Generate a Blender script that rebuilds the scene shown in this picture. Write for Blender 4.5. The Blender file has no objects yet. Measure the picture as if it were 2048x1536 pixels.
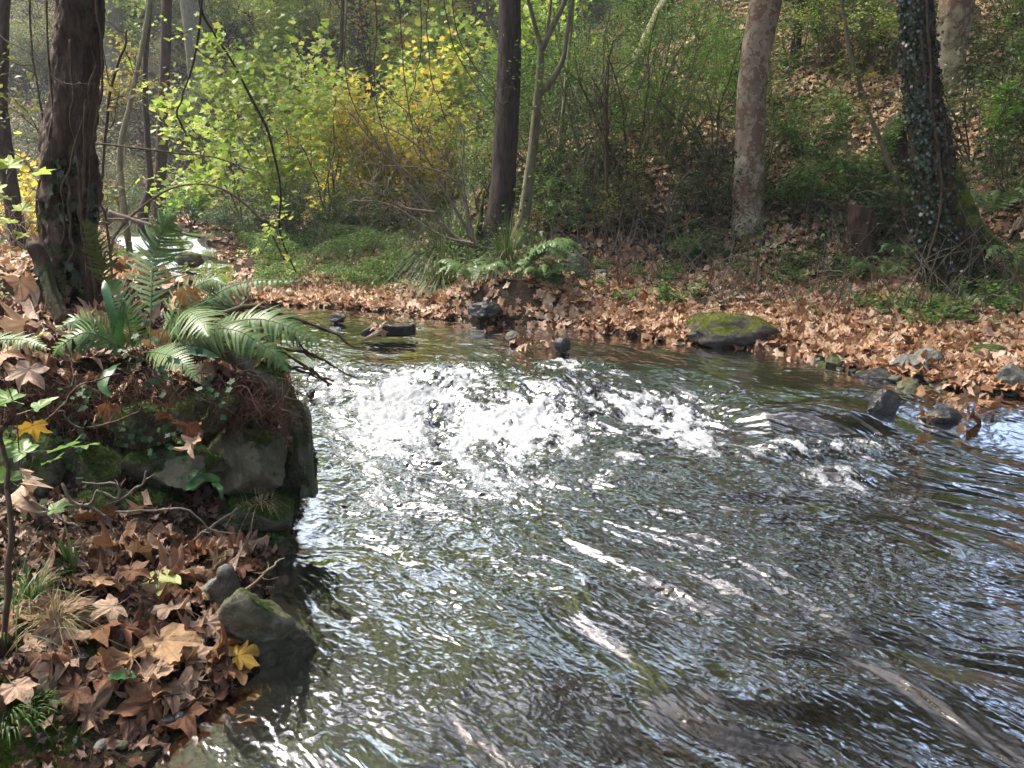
import bpy, bmesh, math, random
import numpy as np
from mathutils import Vector, Matrix

SC = bpy.context.scene
COL = SC.collection
rad = math.radians

# ------------------------------------------------------------------ camera, sky, sun, exposure
CAM_H, PITCH, FPX = 1.6, rad(14.2), 1607.0
cam_d = bpy.data.cameras.new('camera')
cam_d.sensor_width = 36.0
cam_d.lens = 36.0 * FPX / 2048.0
cam_d.clip_start = 0.05
cam_d.clip_end = 2000
cam = bpy.data.objects.new('camera', cam_d)
COL.objects.link(cam)
cam.location = (0, 0, CAM_H)
cam.rotation_euler = (rad(90) - PITCH, 0, 0)
SC.camera = cam

SUN_AZ, SUN_EL = rad(-60), rad(58)          # azimuth from +Y, negative = left of the view
W = bpy.data.worlds.new('World')
SC.world = W
W.use_nodes = True
wn = W.node_tree
wn.nodes.clear()
sky = wn.nodes.new('ShaderNodeTexSky')
sky.sky_type = 'NISHITA'
sky.sun_disc = False
sky.sun_elevation = SUN_EL
sky.sun_rotation = SUN_AZ
sky.air_density = 1.0
sky.dust_density = 4.0
sky.ozone_density = 0.4
bg = wn.nodes.new('ShaderNodeBackground')
bg.inputs['Strength'].default_value = 0.12
wo = wn.nodes.new('ShaderNodeOutputWorld')
wn.links.new(sky.outputs[0], bg.inputs[0])
wn.links.new(bg.outputs[0], wo.inputs[0])

sd = bpy.data.lights.new('sun', 'SUN')
sd.energy = 2.0
sd.angle = rad(11)
sd.color = (1.0, 0.95, 0.86)
sun = bpy.data.objects.new('sun', sd)
COL.objects.link(sun)
sv = Vector((math.sin(SUN_AZ) * math.cos(SUN_EL), math.cos(SUN_AZ) * math.cos(SUN_EL), math.sin(SUN_EL)))
sun.rotation_euler = sv.to_track_quat('Z', 'Y').to_euler()

SC.view_settings.view_transform = 'Standard'
SC.view_settings.look = 'None'
SC.view_settings.exposure = 2.32
SC.view_settings.gamma = 1.0
SC.render.engine = 'CYCLES'
SC.cycles.use_denoising = True
SC.cycles.max_bounces = 6
SC.cycles.diffuse_bounces = 3
SC.cycles.glossy_bounces = 3
SC.cycles.transmission_bounces = 4
SC.cycles.transparent_max_bounces = 8
SC.cycles.sample_clamp_indirect = 6.0
SC.cycles.caustics_reflective = False
SC.cycles.caustics_refractive = False

random.seed(7)
rng = np.random.default_rng(7)

# ------------------------------------------------------------------ pixel helpers (2048 x 1536 photograph)
_c, _s = math.cos(PITCH), math.sin(PITCH)


def ray(px, py):
    u, v = (px - 1024.0) / FPX, (768.0 - py) / FPX
    return u, _c + v * _s, -_s + v * _c


def atY(px, py, Y):
    dx, dy, dz = ray(px, py)
    t = Y / dy
    return (dx * t, Y, CAM_H + dz * t)


def atZ(px, py, z):
    dx, dy, dz = ray(px, py)
    t = (z - CAM_H) / dz
    return (dx * t, dy * t, z)


def proj(P):
    P = np.asarray(P, float)
    x, y, z = P[..., 0], P[..., 1], P[..., 2] - CAM_H
    dep = y * _c - z * _s
    return 1024 + FPX * x / dep, 768 - FPX * (y * _s + z * _c) / dep, dep


# ------------------------------------------------------------------ noise
def _h(i, j, k, seed):
    n = (i.astype(np.int64) * 374761393 + j.astype(np.int64) * 668265263 + k.astype(np.int64) * 2147483647 + seed * 1274126177) & 0xFFFFFFFF
    n = ((n ^ (n >> 13)) * 1274126177) & 0xFFFFFFFF
    n = ((n ^ (n >> 16)) * 2246822519) & 0xFFFFFFFF
    return ((n ^ (n >> 15)) & 0xFFFFFF) / float(0xFFFFFF) * 2 - 1


def noise(x, y, z=0.0, seed=0):
    x, y, z = np.broadcast_arrays(np.asarray(x, float), np.asarray(y, float), np.asarray(z, float))
    i, j, k = np.floor(x), np.floor(y), np.floor(z)
    fx, fy, fz = x - i, y - j, z - k
    fx = fx * fx * fx * (fx * (fx * 6 - 15) + 10)
    fy = fy * fy * fy * (fy * (fy * 6 - 15) + 10)
    fz = fz * fz * fz * (fz * (fz * 6 - 15) + 10)
    r = 0
    for a in (0, 1):
        wa = fx if a else 1 - fx
        for b in (0, 1):
            wb = fy if b else 1 - fy
            for c in (0, 1):
                wc = fz if c else 1 - fz
                r = r + wa * wb * wc * _h(i + a, j + b, k + c, seed)
    return r


def fbm(x, y, z=0.0, seed=0, octv=4, gain=0.5, lac=2.03):
    a, r, f = 1.0, 0, 1.0
    for o in range(octv):
        r = r + a * noise(np.asarray(x) * f + 17.3 * o, np.asarray(y) * f - 9.1 * o, np.asarray(z) * f + 3.7 * o, seed + o)
        a *= gain
        f *= lac
    return r


def sstep(a, b, x):
    t = np.clip((np.asarray(x, float) - a) / (b - a), 0, 1)
    return t * t * (3 - 2 * t)


# ------------------------------------------------------------------ mesh helpers
class MB:
    """collects vertices, triangles and quads and links them as ONE mesh object"""

    def __init__(self):
        self.v, self.t, self.q, self.n = [], [], [], 0

    def add(self, V, T=None, Q=None):
        V = np.asarray(V, float).reshape(-1, 3)
        if T is not None and len(T):
            self.t.append(np.asarray(T, np.int64).reshape(-1, 3) + self.n)
        if Q is not None and len(Q):
            self.q.append(np.asarray(Q, np.int64).reshape(-1, 4) + self.n)
        self.v.append(V)
        self.n += len(V)
        return self

    def mesh(self, name, mat=None, smooth=True, attrs=None):
        me = bpy.data.meshes.new(name)
        V = np.concatenate(self.v) if self.v else np.zeros((0, 3))
        T = np.concatenate(self.t) if self.t else np.zeros((0, 3), np.int64)
        Q = np.concatenate(self.q) if self.q else np.zeros((0, 4), np.int64)
        me.vertices.add(len(V))
        me.vertices.foreach_set('co', V.astype(np.float32).ravel())
        loops = np.concatenate([T.ravel(), Q.ravel()]).astype(np.int32)
        me.loops.add(len(loops))
        me.loops.foreach_set('vertex_index', loops)
        me.polygons.add(len(T) + len(Q))
        st = np.concatenate([np.arange(len(T)) * 3, len(T) * 3 + np.arange(len(Q)) * 4]).astype(np.int32)
        me.polygons.foreach_set('loop_start', st)
        if smooth:
            me.polygons.foreach_set('use_smooth', np.ones(len(T) + len(Q), bool))
        if attrs:
            for k, a in attrs.items():
                at = me.attributes.new(k, 'FLOAT', 'POINT')
                at.data.foreach_set('value', np.asarray(a, np.float32))
        me.update(calc_edges=True)
        me.validate()
        if mat is not None:
            me.materials.append(mat)
        return me

    def build(self, name, mat=None, parent=None, smooth=True, attrs=None, loc=None):
        me = self.mesh(name, mat, smooth, attrs)
        return link(name, me, parent, loc)


def link(name, me, parent=None, loc=None):
    o = bpy.data.objects.new(name, me)
    COL.objects.link(o)
    if parent is not None:
        o.parent = parent
    if loc is not None:
        o.location = loc
    return o


def tag(o, label, cat, group=None, kind=None):
    o['label'] = label
    o['category'] = cat
    if group:
        o['group'] = group
    if kind:
        o['kind'] = kind
    return o


def empty(name, loc, label, cat, group=None):
    o = bpy.data.objects.new(name, None)
    COL.objects.link(o)
    o.location = loc
    o.empty_display_size = 0.1
    return tag(o, label, cat, group)


def structure(o):
    o['kind'] = 'structure'
    return o


def stuff(o, label, cat):
    o['kind'] = 'stuff'
    o['label'] = label
    o['category'] = cat
    return o


def copy_tree(o, loc, rz=0.0, sc=1.0, label=None, group=None):
    c = o.copy()
    COL.objects.link(c)
    c.location = loc
    c.rotation_euler = (0, 0, rz)
    c.scale = (sc, sc, sc)
    if label:
        c['label'] = label
    if group:
        c['group'] = group
    for ch in list(o.children):
        d = ch.copy()
        COL.objects.link(d)
        d.parent = c
    return c


def bez(pts, n):
    """Catmull-Rom through the given points (last column may be a radius)"""
    P = np.asarray(pts, float)
    if len(P) == 2:
        t = np.linspace(0, 1, n)[:, None]
        return P[0] * (1 - t) + P[1] * t
    Q = np.vstack([2 * P[0] - P[1], P, 2 * P[-1] - P[-2]])
    m = len(P) - 1
    out = []
    for u in np.linspace(0, m, n):
        i = min(int(u), m - 1)
        t = u - i
        a, b, c, d = Q[i], Q[i + 1], Q[i + 2], Q[i + 3]
        out.append(0.5 * (2 * b + (c - a) * t + (2 * a - 5 * b + 4 * c - d) * t * t + (3 * b - a - 3 * c + d) * t ** 3))
    return np.array(out)


def tube(mb, P, R, n=6, disp=None, cap=True):
    """tube along points P with radii R; disp(points)->radial factor"""
    P = np.asarray(P, float)
    R = np.broadcast_to(np.asarray(R, float), (len(P),))
    T = np.gradient(P, axis=0)
    T /= np.linalg.norm(T, axis=1)[:, None] + 1e-9
    ref = np.array([1.0, 0, 0]) if abs(T[0][0]) < 0.8 else np.array([0, 1.0, 0])
    N = np.cross(T, ref)
    N /= np.linalg.norm(N, axis=1)[:, None] + 1e-9
    B = np.cross(T, N)
    a = np.linspace(0, 2 * math.pi, n, endpoint=False)
    D = N[:, None, :] * np.cos(a)[None, :, None] + B[:, None, :] * np.sin(a)[None, :, None]
    V = P[:, None, :] + D * R[:, None, None]
    if disp is not None:
        f = disp(V, np.broadcast_to(a[None, :], (len(P), n)))
        V = P[:, None, :] + D * (R[:, None] * f)[:, :, None]
    m = len(P)
    i = np.arange(m - 1)[:, None] * n
    j = np.arange(n)[None, :]
    k = (j + 1) % n
    Q = np.stack([i + j, i + k, i + n + k, i + n + j], -1).reshape(-1, 4)
    V = V.reshape(-1, 3)
    Tt = None
    if cap:
        V = np.vstack([V, P[0], P[-1]])
        c0, c1 = m * n, m * n + 1
        jj = np.arange(n)
        kk = (jj + 1) % n
        Tt = np.vstack([np.stack([np.full(n, c0), kk, jj], -1), np.stack([np.full(n, c1), (m - 1) * n + jj, (m - 1) * n + kk], -1)])
    mb.add(V, Tt, Q)


def rotm(yaw, pitch, roll):
    """(N,3,3) Rz(yaw) Rx(pitch) Ry(roll)"""
    yaw, pitch, roll = np.broadcast_arrays(np.asarray(yaw, float), pitch, roll)
    cz, sz, cx, sx, cy, sy = np.cos(yaw), np.sin(yaw), np.cos(pitch), np.sin(pitch), np.cos(roll), np.sin(roll)
    o, z = np.ones_like(cz), np.zeros_like(cz)
    Rz = np.stack([cz, -sz, z, sz, cz, z, z, z, o], -1).reshape(-1, 3, 3)
    Rx = np.stack([o, z, z, z, cx, -sx, z, sx, cx], -1).reshape(-1, 3, 3)
    Ry = np.stack([cy, z, sy, z, o, z, -sy, z, cy], -1).reshape(-1, 3, 3)
    return Rz @ Rx @ Ry


def field(mb, tmpl, pos, R, size):
    """copies of a triangle template (V,T) at positions pos, rotations R, sizes"""
    V, T = tmpl
    pos = np.asarray(pos, float)
    n, k = len(pos), len(V)
    if n == 0:
        return
    size = np.broadcast_to(np.asarray(size, float), (n,))
    W_ = np.einsum('nij,kj->nki', R, V) * size[:, None, None] + pos[:, None, :]
    F = T[None] + (np.arange(n) * k)[:, None, None]
    mb.add(W_.reshape(-1, 3), F.reshape(-1, 3))


# ---- leaf templates: unit length, stalk end at the origin, pointing +Y, lying in XY
def t_rhomb(w=0.55, fold=0.12):
    V = np.array([(0, 0, 0), (-w / 2, .45, fold), (0, 1, -.06), (w / 2, .45, fold), (0, .5, 0)])
    return V, np.array([(0, 4, 1), (1, 4, 2), (2, 4, 3), (3, 4, 0)])


def t_diamond(w=0.6, fold=0.1):
    V = np.array([(0, 0, 0), (-w / 2, .5, fold), (0, 1, 0), (w / 2, .5, fold)])
    return V, np.array([(0, 2, 1), (0, 3, 2)])


def t_star(curl=0.15, seed=0, drop=0.0):
    """small five-lobed maple / plane leaf"""
    r = random.Random(seed)
    ang = [-90, -45, -18, 12, 38, 62, 90, 118, 142, 168, 198, 225]
    rr = [.14, .50, .76, .60, .98, .70, 1.05, .70, .98, .60, .76, .50]
    V = [(0, 0.35, 0)]
    for a, q in zip(ang, rr):
        q *= r.uniform(.9, 1.1)
        x, y = q * .5 * math.cos(rad(a)), .35 + q * .62 * math.sin(rad(a))
        V.append((x, y, curl * (q * q) * r.uniform(-.6, 1.0) - drop * q * q))
    V = np.array(V)
    n = len(ang)
    T = np.array([(0, 1 + i, 1 + (i + 1) % n) for i in range(n)])
    return V, T


def t_big_leaf(seed, curl=0.25):
    """plane-tree leaf with toothed lobes, folded along the veins and curled as it dried"""
    r = random.Random(seed)
    prof = [(-90, .10), (-72, .34), (-52, .46), (-36, .56), (-24, .70), (-17, .82), (-8, .70), (4, .58),
            (14, .64), (22, .80), (30, .90), (38, 1.05), (46, .92), (54, .78), (62, .66), (70, .78), (78, .94), (84, .98), (90, 1.14)]
    half = prof
    pts = list(half) + [(180 - a, q) for a, q in reversed(half[1:-1])]
    ph = [r.uniform(0, 6.28) for _ in range(4)]
    cx, cy = r.uniform(-1, 1) * curl, r.uniform(-1, 1) * curl
    V, attr = [(0, 0, 0)], [1.0]
    veins = [90, 38, 142, -17, 197]
    rings = [.22, .45, .68, .86, 1.0]
    n = len(pts)
    jit = [r.uniform(.92, 1.08) for _ in range(n)]
    for f in rings:
        for (a, q), jt in zip(pts, jit):
            q2 = q * jt
            rr = (0.30 + (q2 - 0.30) * f ** 1.3) * f if q2 > .3 else q2 * f
            rr = min(rr, q2)
            x, y = rr * .52 * math.cos(rad(a)), rr * .52 * math.sin(rad(a))
            dv = min(abs(((a - v + 180) % 360) - 180) for v in veins)
            crease = 0.07 * rr * min(dv / 24.0, 1)
            z = crease + cx * x * x * 2.2 + cy * y * y * 2.2 + curl * .55 * rr * rr * math.sin(2 * rad(a) + ph[0]) * .5 \
                + curl * .35 * rr ** 3 * math.sin(5 * rad(a) + ph[1]) + curl * .12 * f * f * math.sin(11 * rad(a) + ph[2])
            V.append((x, y + .05, z))
            attr.append(1.0 if dv < 2 else 0.0)
    T = [(0, 1 + i, 1 + (i + 1) % n) for i in range(n)]
    for k in range(len(rings) - 1):
        for i in range(n):
            a, b = 1 + k * n + i, 1 + k * n + (i + 1) % n
            T += [(a, a + n, b + n), (a, b + n, b)]
    # stalk
    b0 = len(V)
    L = r.uniform(.35, .6)
    bx = r.uniform(-.2, .2)
    for k in range(4):
        u = k / 3
        for s in (-1, 1):
            V.append((bx * u * u + s * .007, .03 - L * u, .012 + .10 * u * u * r.uniform(.3, 1)))
            attr.append(1.0)
    for k in range(3):
        T += [(b0 + 2 * k, b0 + 2 * k + 1, b0 + 2 * k + 3), (b0 + 2 * k, b0 + 2 * k + 3, b0 + 2 * k + 2)]
    return np.array(V), np.array(T), np.array(attr)


# ------------------------------------------------------------------ materials
class NT:
    def __init__(self, name):
        self.m = bpy.data.materials.new(name)
        self.m.use_nodes = True
        self.t = self.m.node_tree
        self.t.nodes.clear()
        self.out = self.t.nodes.new('ShaderNodeOutputMaterial')

    def n(self, typ, ins=None, **kw):
        nd = self.t.nodes.new(typ)
        for k, v in kw.items():
            setattr(nd, k, v)
        for k, v in (ins or {}).items():
            s = nd.inputs[k]
            if isinstance(v, bpy.types.NodeSocket):
                self.t.links.new(v, s)
            else:
                s.default_value = v
        return nd

    def ramp(self, fac, stops, interp='LINEAR'):
        r = self.n('ShaderNodeValToRGB')
        r.color_ramp.interpolation = interp
        e = r.color_ramp.elements
        while len(e) < len(stops):
            e.new(0.5)
        for el, (p, c) in zip(e, stops):
            el.position = p
            el.color = (c[0], c[1], c[2], 1) if len(c) == 3 else c
        self.t.links.new(fac, r.inputs[0])
        return r.outputs[0]

    def noise(self, scale, detail=4, rough=.55, vec=None, dist=0.0):
        nd = self.n('ShaderNodeTexNoise', {'Scale': scale, 'Detail': detail, 'Roughness': rough, 'Distortion': dist})
        if vec is not None:
            self.t.links.new(vec, nd.inputs['Vector'])
        return nd.outputs[0]

    def pos(self):
        return self.n('ShaderNodeNewGeometry').outputs['Position']

    def mapping(self, vec, scale):
        return self.n('ShaderNodeMapping', {'Vector': vec, 'Scale': scale}).outputs[0]

    def mix(self, f, a, b):
        nd = self.n('ShaderNodeMix', data_type='RGBA')
        for s, v in ((nd.inputs[0], f), (nd.inputs[6], a), (nd.inputs[7], b)):
            if isinstance(v, bpy.types.NodeSocket):
                self.t.links.new(v, s)
            elif isinstance(v, (int, float)):
                s.default_value = v
            else:
                s.default_value = (v[0], v[1], v[2], 1)
        return nd.outputs[2]

    def math(self, op, a, b=0.0, clamp=False):
        nd = self.n('ShaderNodeMath', operation=op, use_clamp=clamp)
        for s, v in ((nd.inputs[0], a), (nd.inputs[1], b)):
            if isinstance(v, bpy.types.NodeSocket):
                self.t.links.new(v, s)
            else:
                s.default_value = v
        return nd.outputs[0]

    def finish(self, shader):
        self.t.links.new(shader, self.out.inputs['Surface'])
        return self.m

    def pbr(self, col, rough=.7, spec=.4, bump=None, bs=.4, bd=.01):
        p = self.n('ShaderNodeBsdfPrincipled', {'Roughness': rough, 'Specular IOR Level': spec})
        s = p.inputs['Base Color']
        if isinstance(col, bpy.types.NodeSocket):
            self.t.links.new(col, s)
        else:
            s.default_value = (*col, 1)
        if bump is not None:
            b = self.n('ShaderNodeBump', {'Strength': bs, 'Distance': bd, 'Height': bump})
            self.t.links.new(b.outputs[0], p.inputs['Normal'])
        return p


def leaf_mat(name, stops, trans=.35, rough=.5, spec=.35, rand='island', tint=None, vein=False, tcol=None, blotch=0.25, wr=.25):
    t = NT(name)
    if rand == 'island':
        f = t.n('ShaderNodeNewGeometry').outputs['Random Per Island']
    else:
        f = t.n('ShaderNodeObjectInfo').outputs['Random']
    c = t.ramp(f, stops)
    nz = t.noise(30.0, 3, .6, t.pos())
    dark = t.mix(1.0, c, c)
    hs = t.n('ShaderNodeHueSaturation', {'Saturation': 1.0, 'Color': c})
    v = t.math('ADD', t.math('MULTIPLY', nz, blotch * 2), 1 - blotch)
    t.t.links.new(v, hs.inputs['Value'])
    c = hs.outputs[0]
    if vein:
        at = t.n('ShaderNodeAttribute', attribute_name='vein').outputs['Fac']
        c = t.mix(t.math('MULTIPLY', t.math('POWER', at, 4.0), .55), c, vein)
    p = t.pbr(c, rough, spec, t.noise(90.0 if wr < .5 else 45.0, 5, .7, t.pos()), wr, .004 if wr < .5 else .012)
    tr = t.n('ShaderNodeBsdfTranslucent')
    if tcol:
        c2 = t.mix(0.6, c, tcol)
        t.t.links.new(c2, tr.inputs['Color'])
    else:
        t.t.links.new(c, tr.inputs['Color'])
    mx = t.n('ShaderNodeMixShader', {0: trans})
    t.t.links.new(p.outputs[0], mx.inputs[1])
    t.t.links.new(tr.outputs[0], mx.inputs[2])
    return t.finish(mx.outputs[0])


def bark_mat(name, c0, c1, scale=(14, 14, 3), bd=.012, moss=None, plates=None, rough=.85, lich=None):
    t = NT(name)
    p = t.pos()
    mv = t.mapping(p, scale)
    n1 = t.noise(1.0, 6, .65, mv, .3)
    n2 = t.noise(3.0, 5, .6, p)
    c = t.ramp(n1, [(.32, c0), (.68, c1)])
    if plates:
        vo = t.n('ShaderNodeTexVoronoi', {'Scale': plates[0], 'Vector': t.mapping(t.n('ShaderNodeVectorMath', {0: p, 1: t.n('ShaderNodeTexNoise', {'Scale': 8.0, 'Vector': p, 'Detail': 3.0}).outputs[1]}, operation='ADD').outputs[0], (1, 1, .55))})
        c = t.mix(t.ramp(vo.outputs['Color'], [(.42, (0, 0, 0)), (.5, (1, 1, 1))]), c, plates[1])
        c = t.mix(t.ramp(t.noise(2.6, 4, .6, p), [(.52, (0, 0, 0)), (.62, (1, 1, 1))]), c, plates[2])
    if lich:
        c = t.mix(t.ramp(t.noise(11.0, 5, .7, p), [(.55, (0, 0, 0)), (.66, (1, 1, 1))]), c, lich)
    if moss:
        z = t.n('ShaderNodeSeparateXYZ', {0: p}).outputs[2]
        mz = t.math('SUBTRACT', moss[1], z)
        f = t.math('ADD', t.math('MULTIPLY', mz, 1.6), t.math('MULTIPLY', t.math('SUBTRACT', n2, .5), 4.0), True)
        c = t.mix(f, c, moss[0])
    return t.finish(t.pbr(c, rough, .25, n1, .9, bd).outputs[0])


def rock_mat(name, c0, c1, moss=(.045, .075, .012), mossamt=0.5, wet=0.0, lich=(.30, .31, .26), mz=None):
    """grey schist with lichen; moss grows on upward faces; wet near the water"""
    t = NT(name)
    g = t.n('ShaderNodeNewGeometry')
    p = g.outputs['Position']
    n1 = t.noise(7.0, 7, .65, p)
    n2 = t.noise(28.0, 5, .65, p)
    c = t.ramp(n1, [(.3, c0), (.7, c1)])
    c = t.mix(t.ramp(n2, [(.55, (0, 0, 0)), (.75, (.75, .75, .75))]), c, lich)
    nz = t.n('ShaderNodeSeparateXYZ', {0: g.outputs['Normal']}).outputs[2]
    f = t.math('ADD', t.math('MULTIPLY', nz, .9), t.math('MULTIPLY', t.math('SUBTRACT', n1, .5), 3.0))
    f = t.ramp(t.math('ADD', f, mossamt - .9), [(.0, (0, 0, 0)), (.35, (1, 1, 1))])
    mc = t.ramp(t.noise(40.0, 3, .6, p), [(.3, tuple(x * .5 for x in moss)), (.7, tuple(x * 1.5 for x in moss))])
    c = t.mix(f, c, mc)
    hgt = t.math('ADD', t.math('MULTIPLY', n1, 1.0), t.math('MULTIPLY', n2, .5))
    pr = t.pbr(c, .85 - .6 * wet, .3 + .3 * wet, hgt, .8, .02)
    return t.finish(pr.outputs[0])


# ------------------------------------------------------------------ river plan
SL = [(-.8, -6), (-.95, 0), atZ(300, 1536, 0)[:2], atZ(425, 1400, 0)[:2], atZ(520, 1335, 0)[:2], atZ(530, 1190, 0)[:2],
      atZ(570, 1110, 0)[:2], atZ(602, 1000, 0)[:2], atZ(622, 900, 0)[:2], (-1.25, 4.7), (-1.9, 6.2), (-2.8, 8.0), (-4.3, 10.3), (-5.6, 12.0), (-7.2, 14.5), (-10, 18)]
SR = [(-8.5, 19), (-5.9, 15.2), (-4.7, 13.0), (-4.1, 11.9), atZ(440, 598, .17)[:2], atZ(520, 603, .17)[:2], atZ(650, 607, .17)[:2], atZ(780, 618, .17)[:2], atZ(880, 630, .17)[:2],
      atZ(1000, 640, .17)[:2], atZ(1180, 652, .15)[:2], atZ(1350, 690, .12)[:2], atZ(1590, 706, .1)[:2], atZ(1640, 733, .1)[:2],
      atZ(1750, 765, .1)[:2], atZ(1860, 790, .08)[:2], atZ(2048, 812, .06)[:2], (6.2, 5.0), (9, 3.2), (14, 0), (16, -6)]
SL, SR = np.array(SL), np.array(SR)
POLY = np.vstack([SL, SR])


def dseg(P, A):
    best = np.full(len(P), 1e9)
    for a, b in zip(A[:-1], A[1:]):
        ab = b - a
        t = np.clip(((P - a) @ ab) / (ab @ ab), 0, 1)
        d = np.linalg.norm(P - (a + t[:, None] * ab), axis=1)
        best = np.minimum(best, d)
    return best


def inside(P, poly):
    x, y = P[:, 0], P[:, 1]
    r = np.zeros(len(P), bool)
    j = len(poly) - 1
    for i in range(len(poly)):
        xi, yi = poly[i]
        xj, yj = poly[j]
        if yi != yj:
            c = ((yi > y) != (yj > y)) & (x < (xj - xi) * (y - yi) / (yj - yi) + xi)
            r ^= c
        j = i
    return r


LIP = np.array([atZ(px, py, .08)[:2] for px, py in ((560, 790), (830, 818), (1150, 826), (1330, 800), (1420, 800), (1560, 862), (1740, 872), (2048, 880))])


def level(x, y):
    """still-water level: downstream pool 0, a drop over the stones, a small riffle far upstream"""
    yr = np.interp(x, LIP[:, 0], LIP[:, 1])
    return .13 * sstep(-.30, .95, y - yr) + .30 * (sstep(10.9, 12.2, y) + sstep(12.6, 14.5, y)) * sstep(-1.0, -3.4, x)


def ground(x, y, fine=True):
    x = np.asarray(x, float).ravel()
    y = np.asarray(y, float).ravel()
    P = np.stack([x, y], 1)
    dl, dr = dseg(P, SL), dseg(P, SR)
    ins = inside(P, POLY)
    d = np.where(ins, -np.minimum(dl, dr), np.minimum(dl, dr))
    left = dl < dr
    wl = sstep(-.35, .35, (dr - dl) / (dl + dr + 1e-6) - .12 * sstep(2, 8, np.minimum(dl, dr)))
    lev = level(x, y)
    bed = lev - .10 - .28 * sstep(0, 1.6, -d) + .05 * fbm(x * 1.7, y * 1.7, 0, 5, 3)
    # left bank: low gravel in front, walled terrace behind
    step = sstep(3.42, 3.60, y + .10 * noise(x * 2.2, y * .5, 0, 3))
    low = .02 + .16 * sstep(0, .5, d) + .16 * np.clip(d, 0, 3)
    terr = .70 + .10 * np.clip(d, 0, 2) + .06 * np.clip(y - 3.4, 0, 3) + .05 * fbm(x * 2, y * 2, 0, 8, 3)
    edge = sstep(-.02, .22, d)
    hl = low * (1 - step) + (lev + .0 + (terr - lev) * edge) * step
    back = sstep(5.0, 8.0, y)
    hl = hl * (1 - back) + (lev + .03 + .55 * sstep(0, 1.0, d) + .12 * d) * back
    hl = hl + .52 * np.clip(d - 2.2 + .0 * y, 0, 30) * sstep(4.2, 7.5, y)
    # far and right bank
    cut = np.exp(-((x - .05) / .75) ** 2) * .38 * sstep(.0, .30, d)
    ds = np.interp(x, [-9, -5, -2.5, -1, 1, 3, 6, 12], [4.2, 4.2, 3.8, 2.6, 2.3, 2.5, 2.6, 2.0])
    sl = np.interp(x, [-9, -4, -1, 2, 5, 12], [.60, .60, .58, .58, .60, .60])
    shelf = lev + .015 + np.interp(x, [-5, -1, 1, 3, 8], [.045, .06, .13, .085, .08]) * np.clip(d, 0, 4)
    over = np.clip(d - ds, 0, None)
    hill = sl * (np.sqrt(over ** 2 + .35) - .59)
    lump = .35 * fbm(x * .45, y * .45, 0, 21, 4) * sstep(.4, 4, over)
    hr = shelf + cut + np.where(hill > 0, hill, 0) + lump
    cap = np.interp(x, [-20, -8, -2, 4, 12], [14.0, 12.5, 12.5, 14.0, 16.0])
    land = hl * wl + hr * (1 - wl)
    land = np.where(land > cap * .7, cap * .7 + (cap * .3) * (1 - np.exp(-(land - cap * .7) / (cap * .3))), land)
    h = np.where(d < 0, bed, land)
    if fine:
        h = h + .022 * fbm(x * 6, y * 6, 0, 11, 3) * sstep(-.4, .3, d) + .006 * fbm(x * 25, y * 25, 0, 13, 2) * sstep(-.5, .2, d)
    return h, d, left, lev


def gz(x, y):
    return float(ground([x], [y])[0][0])


# ground: one sheet, dense in front of the camera, to the horizon all round
def polar(angs, rads):
    A, Rr = np.meshgrid(angs, rads)
    return (Rr * np.sin(A)), (Rr * np.cos(A)), len(angs), len(rads)


angs = np.concatenate([np.radians(np.linspace(-180, -48, 60, endpoint=False)), np.radians(np.linspace(-48, 48, 620)), np.radians(np.linspace(48, 180, 61)[1:])])
rads = np.concatenate([np.geomspace(.25, 1.4, 20, endpoint=False), np.geomspace(1.4, 30, 620, endpoint=False), np.geomspace(30, 125, 30)])
gx, gy, na, nr = polar(angs, rads)
H, D, LEFT, LEV = ground(gx, gy)
far = sstep(50, 90, np.hypot(gx, gy).ravel())
H = H * (1 - far) + 9 * far
mb = MB()
i = np.arange(nr - 1)[:, None] * na
j = np.arange(na - 1)[None, :]
Q = np.stack([i + j, i + na + j, i + na + j + 1, i + j + 1], -1).reshape(-1, 4)
mb.add(np.stack([gx.ravel(), gy.ravel(), H], 1), None, Q)

t = NT('earth')
p = t.pos()
dd = t.n('ShaderNodeAttribute', attribute_name='shore').outputs['Fac']
n1 = t.noise(3.0, 7, .65, p)
n2 = t.noise(38.0, 6, .65, p)
soil = t.ramp(n2, [(.25, (.018, .012, .008)), (.5, (.045, .030, .018)), (.75, (.10, .068, .042))])
green = t.ramp(n2, [(.3, (.012, .018, .006)), (.7, (.035, .05, .015))])
land = t.mix(t.math('MULTIPLY', t.ramp(n1, [(.48, (0, 0, 0)), (.6, (1, 1, 1))]), t.math('GREATER_THAN', dd, .6)), soil, green)
vo = t.n('ShaderNodeTexVoronoi', {'Scale': 11.0, 'Vector': p})
st = t.ramp(vo.outputs['Color'], [(.2, (.018, .014, .008)), (.55, (.040, .032, .016)), (.8, (.075, .058, .032))])
st = t.mix(t.ramp(n1, [(.35, (0, 0, 0)), (.7, (.8, .8, .8))]), st, (.016, .016, .006))
c = t.mix(t.math('GREATER_THAN', dd, 0.08), st, land)
hb = t.math('ADD', n2, t.math('MULTIPLY', vo.outputs['Distance'], t.math('LESS_THAN', dd, 0.05)))
M_EARTH = t.finish(t.pbr(c, .9, .2, hb, .9, .03).outputs[0])
structure(mb.build('ground', M_EARTH, None, True, {'shore': D}))

# ------------------------------------------------------------------ water
wa = np.radians(np.linspace(-47, 60, 1000))
wr = np.concatenate([np.geomspace(.7, 1.6, 40, endpoint=False), np.geomspace(1.6, 14, 1150, endpoint=False), np.geomspace(14, 22, 60)])
wx, wy, na, nr = polar(wa, wr)
wx, wy = wx.ravel(), wy.ravel()
P2 = np.stack([wx, wy], 1)


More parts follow.
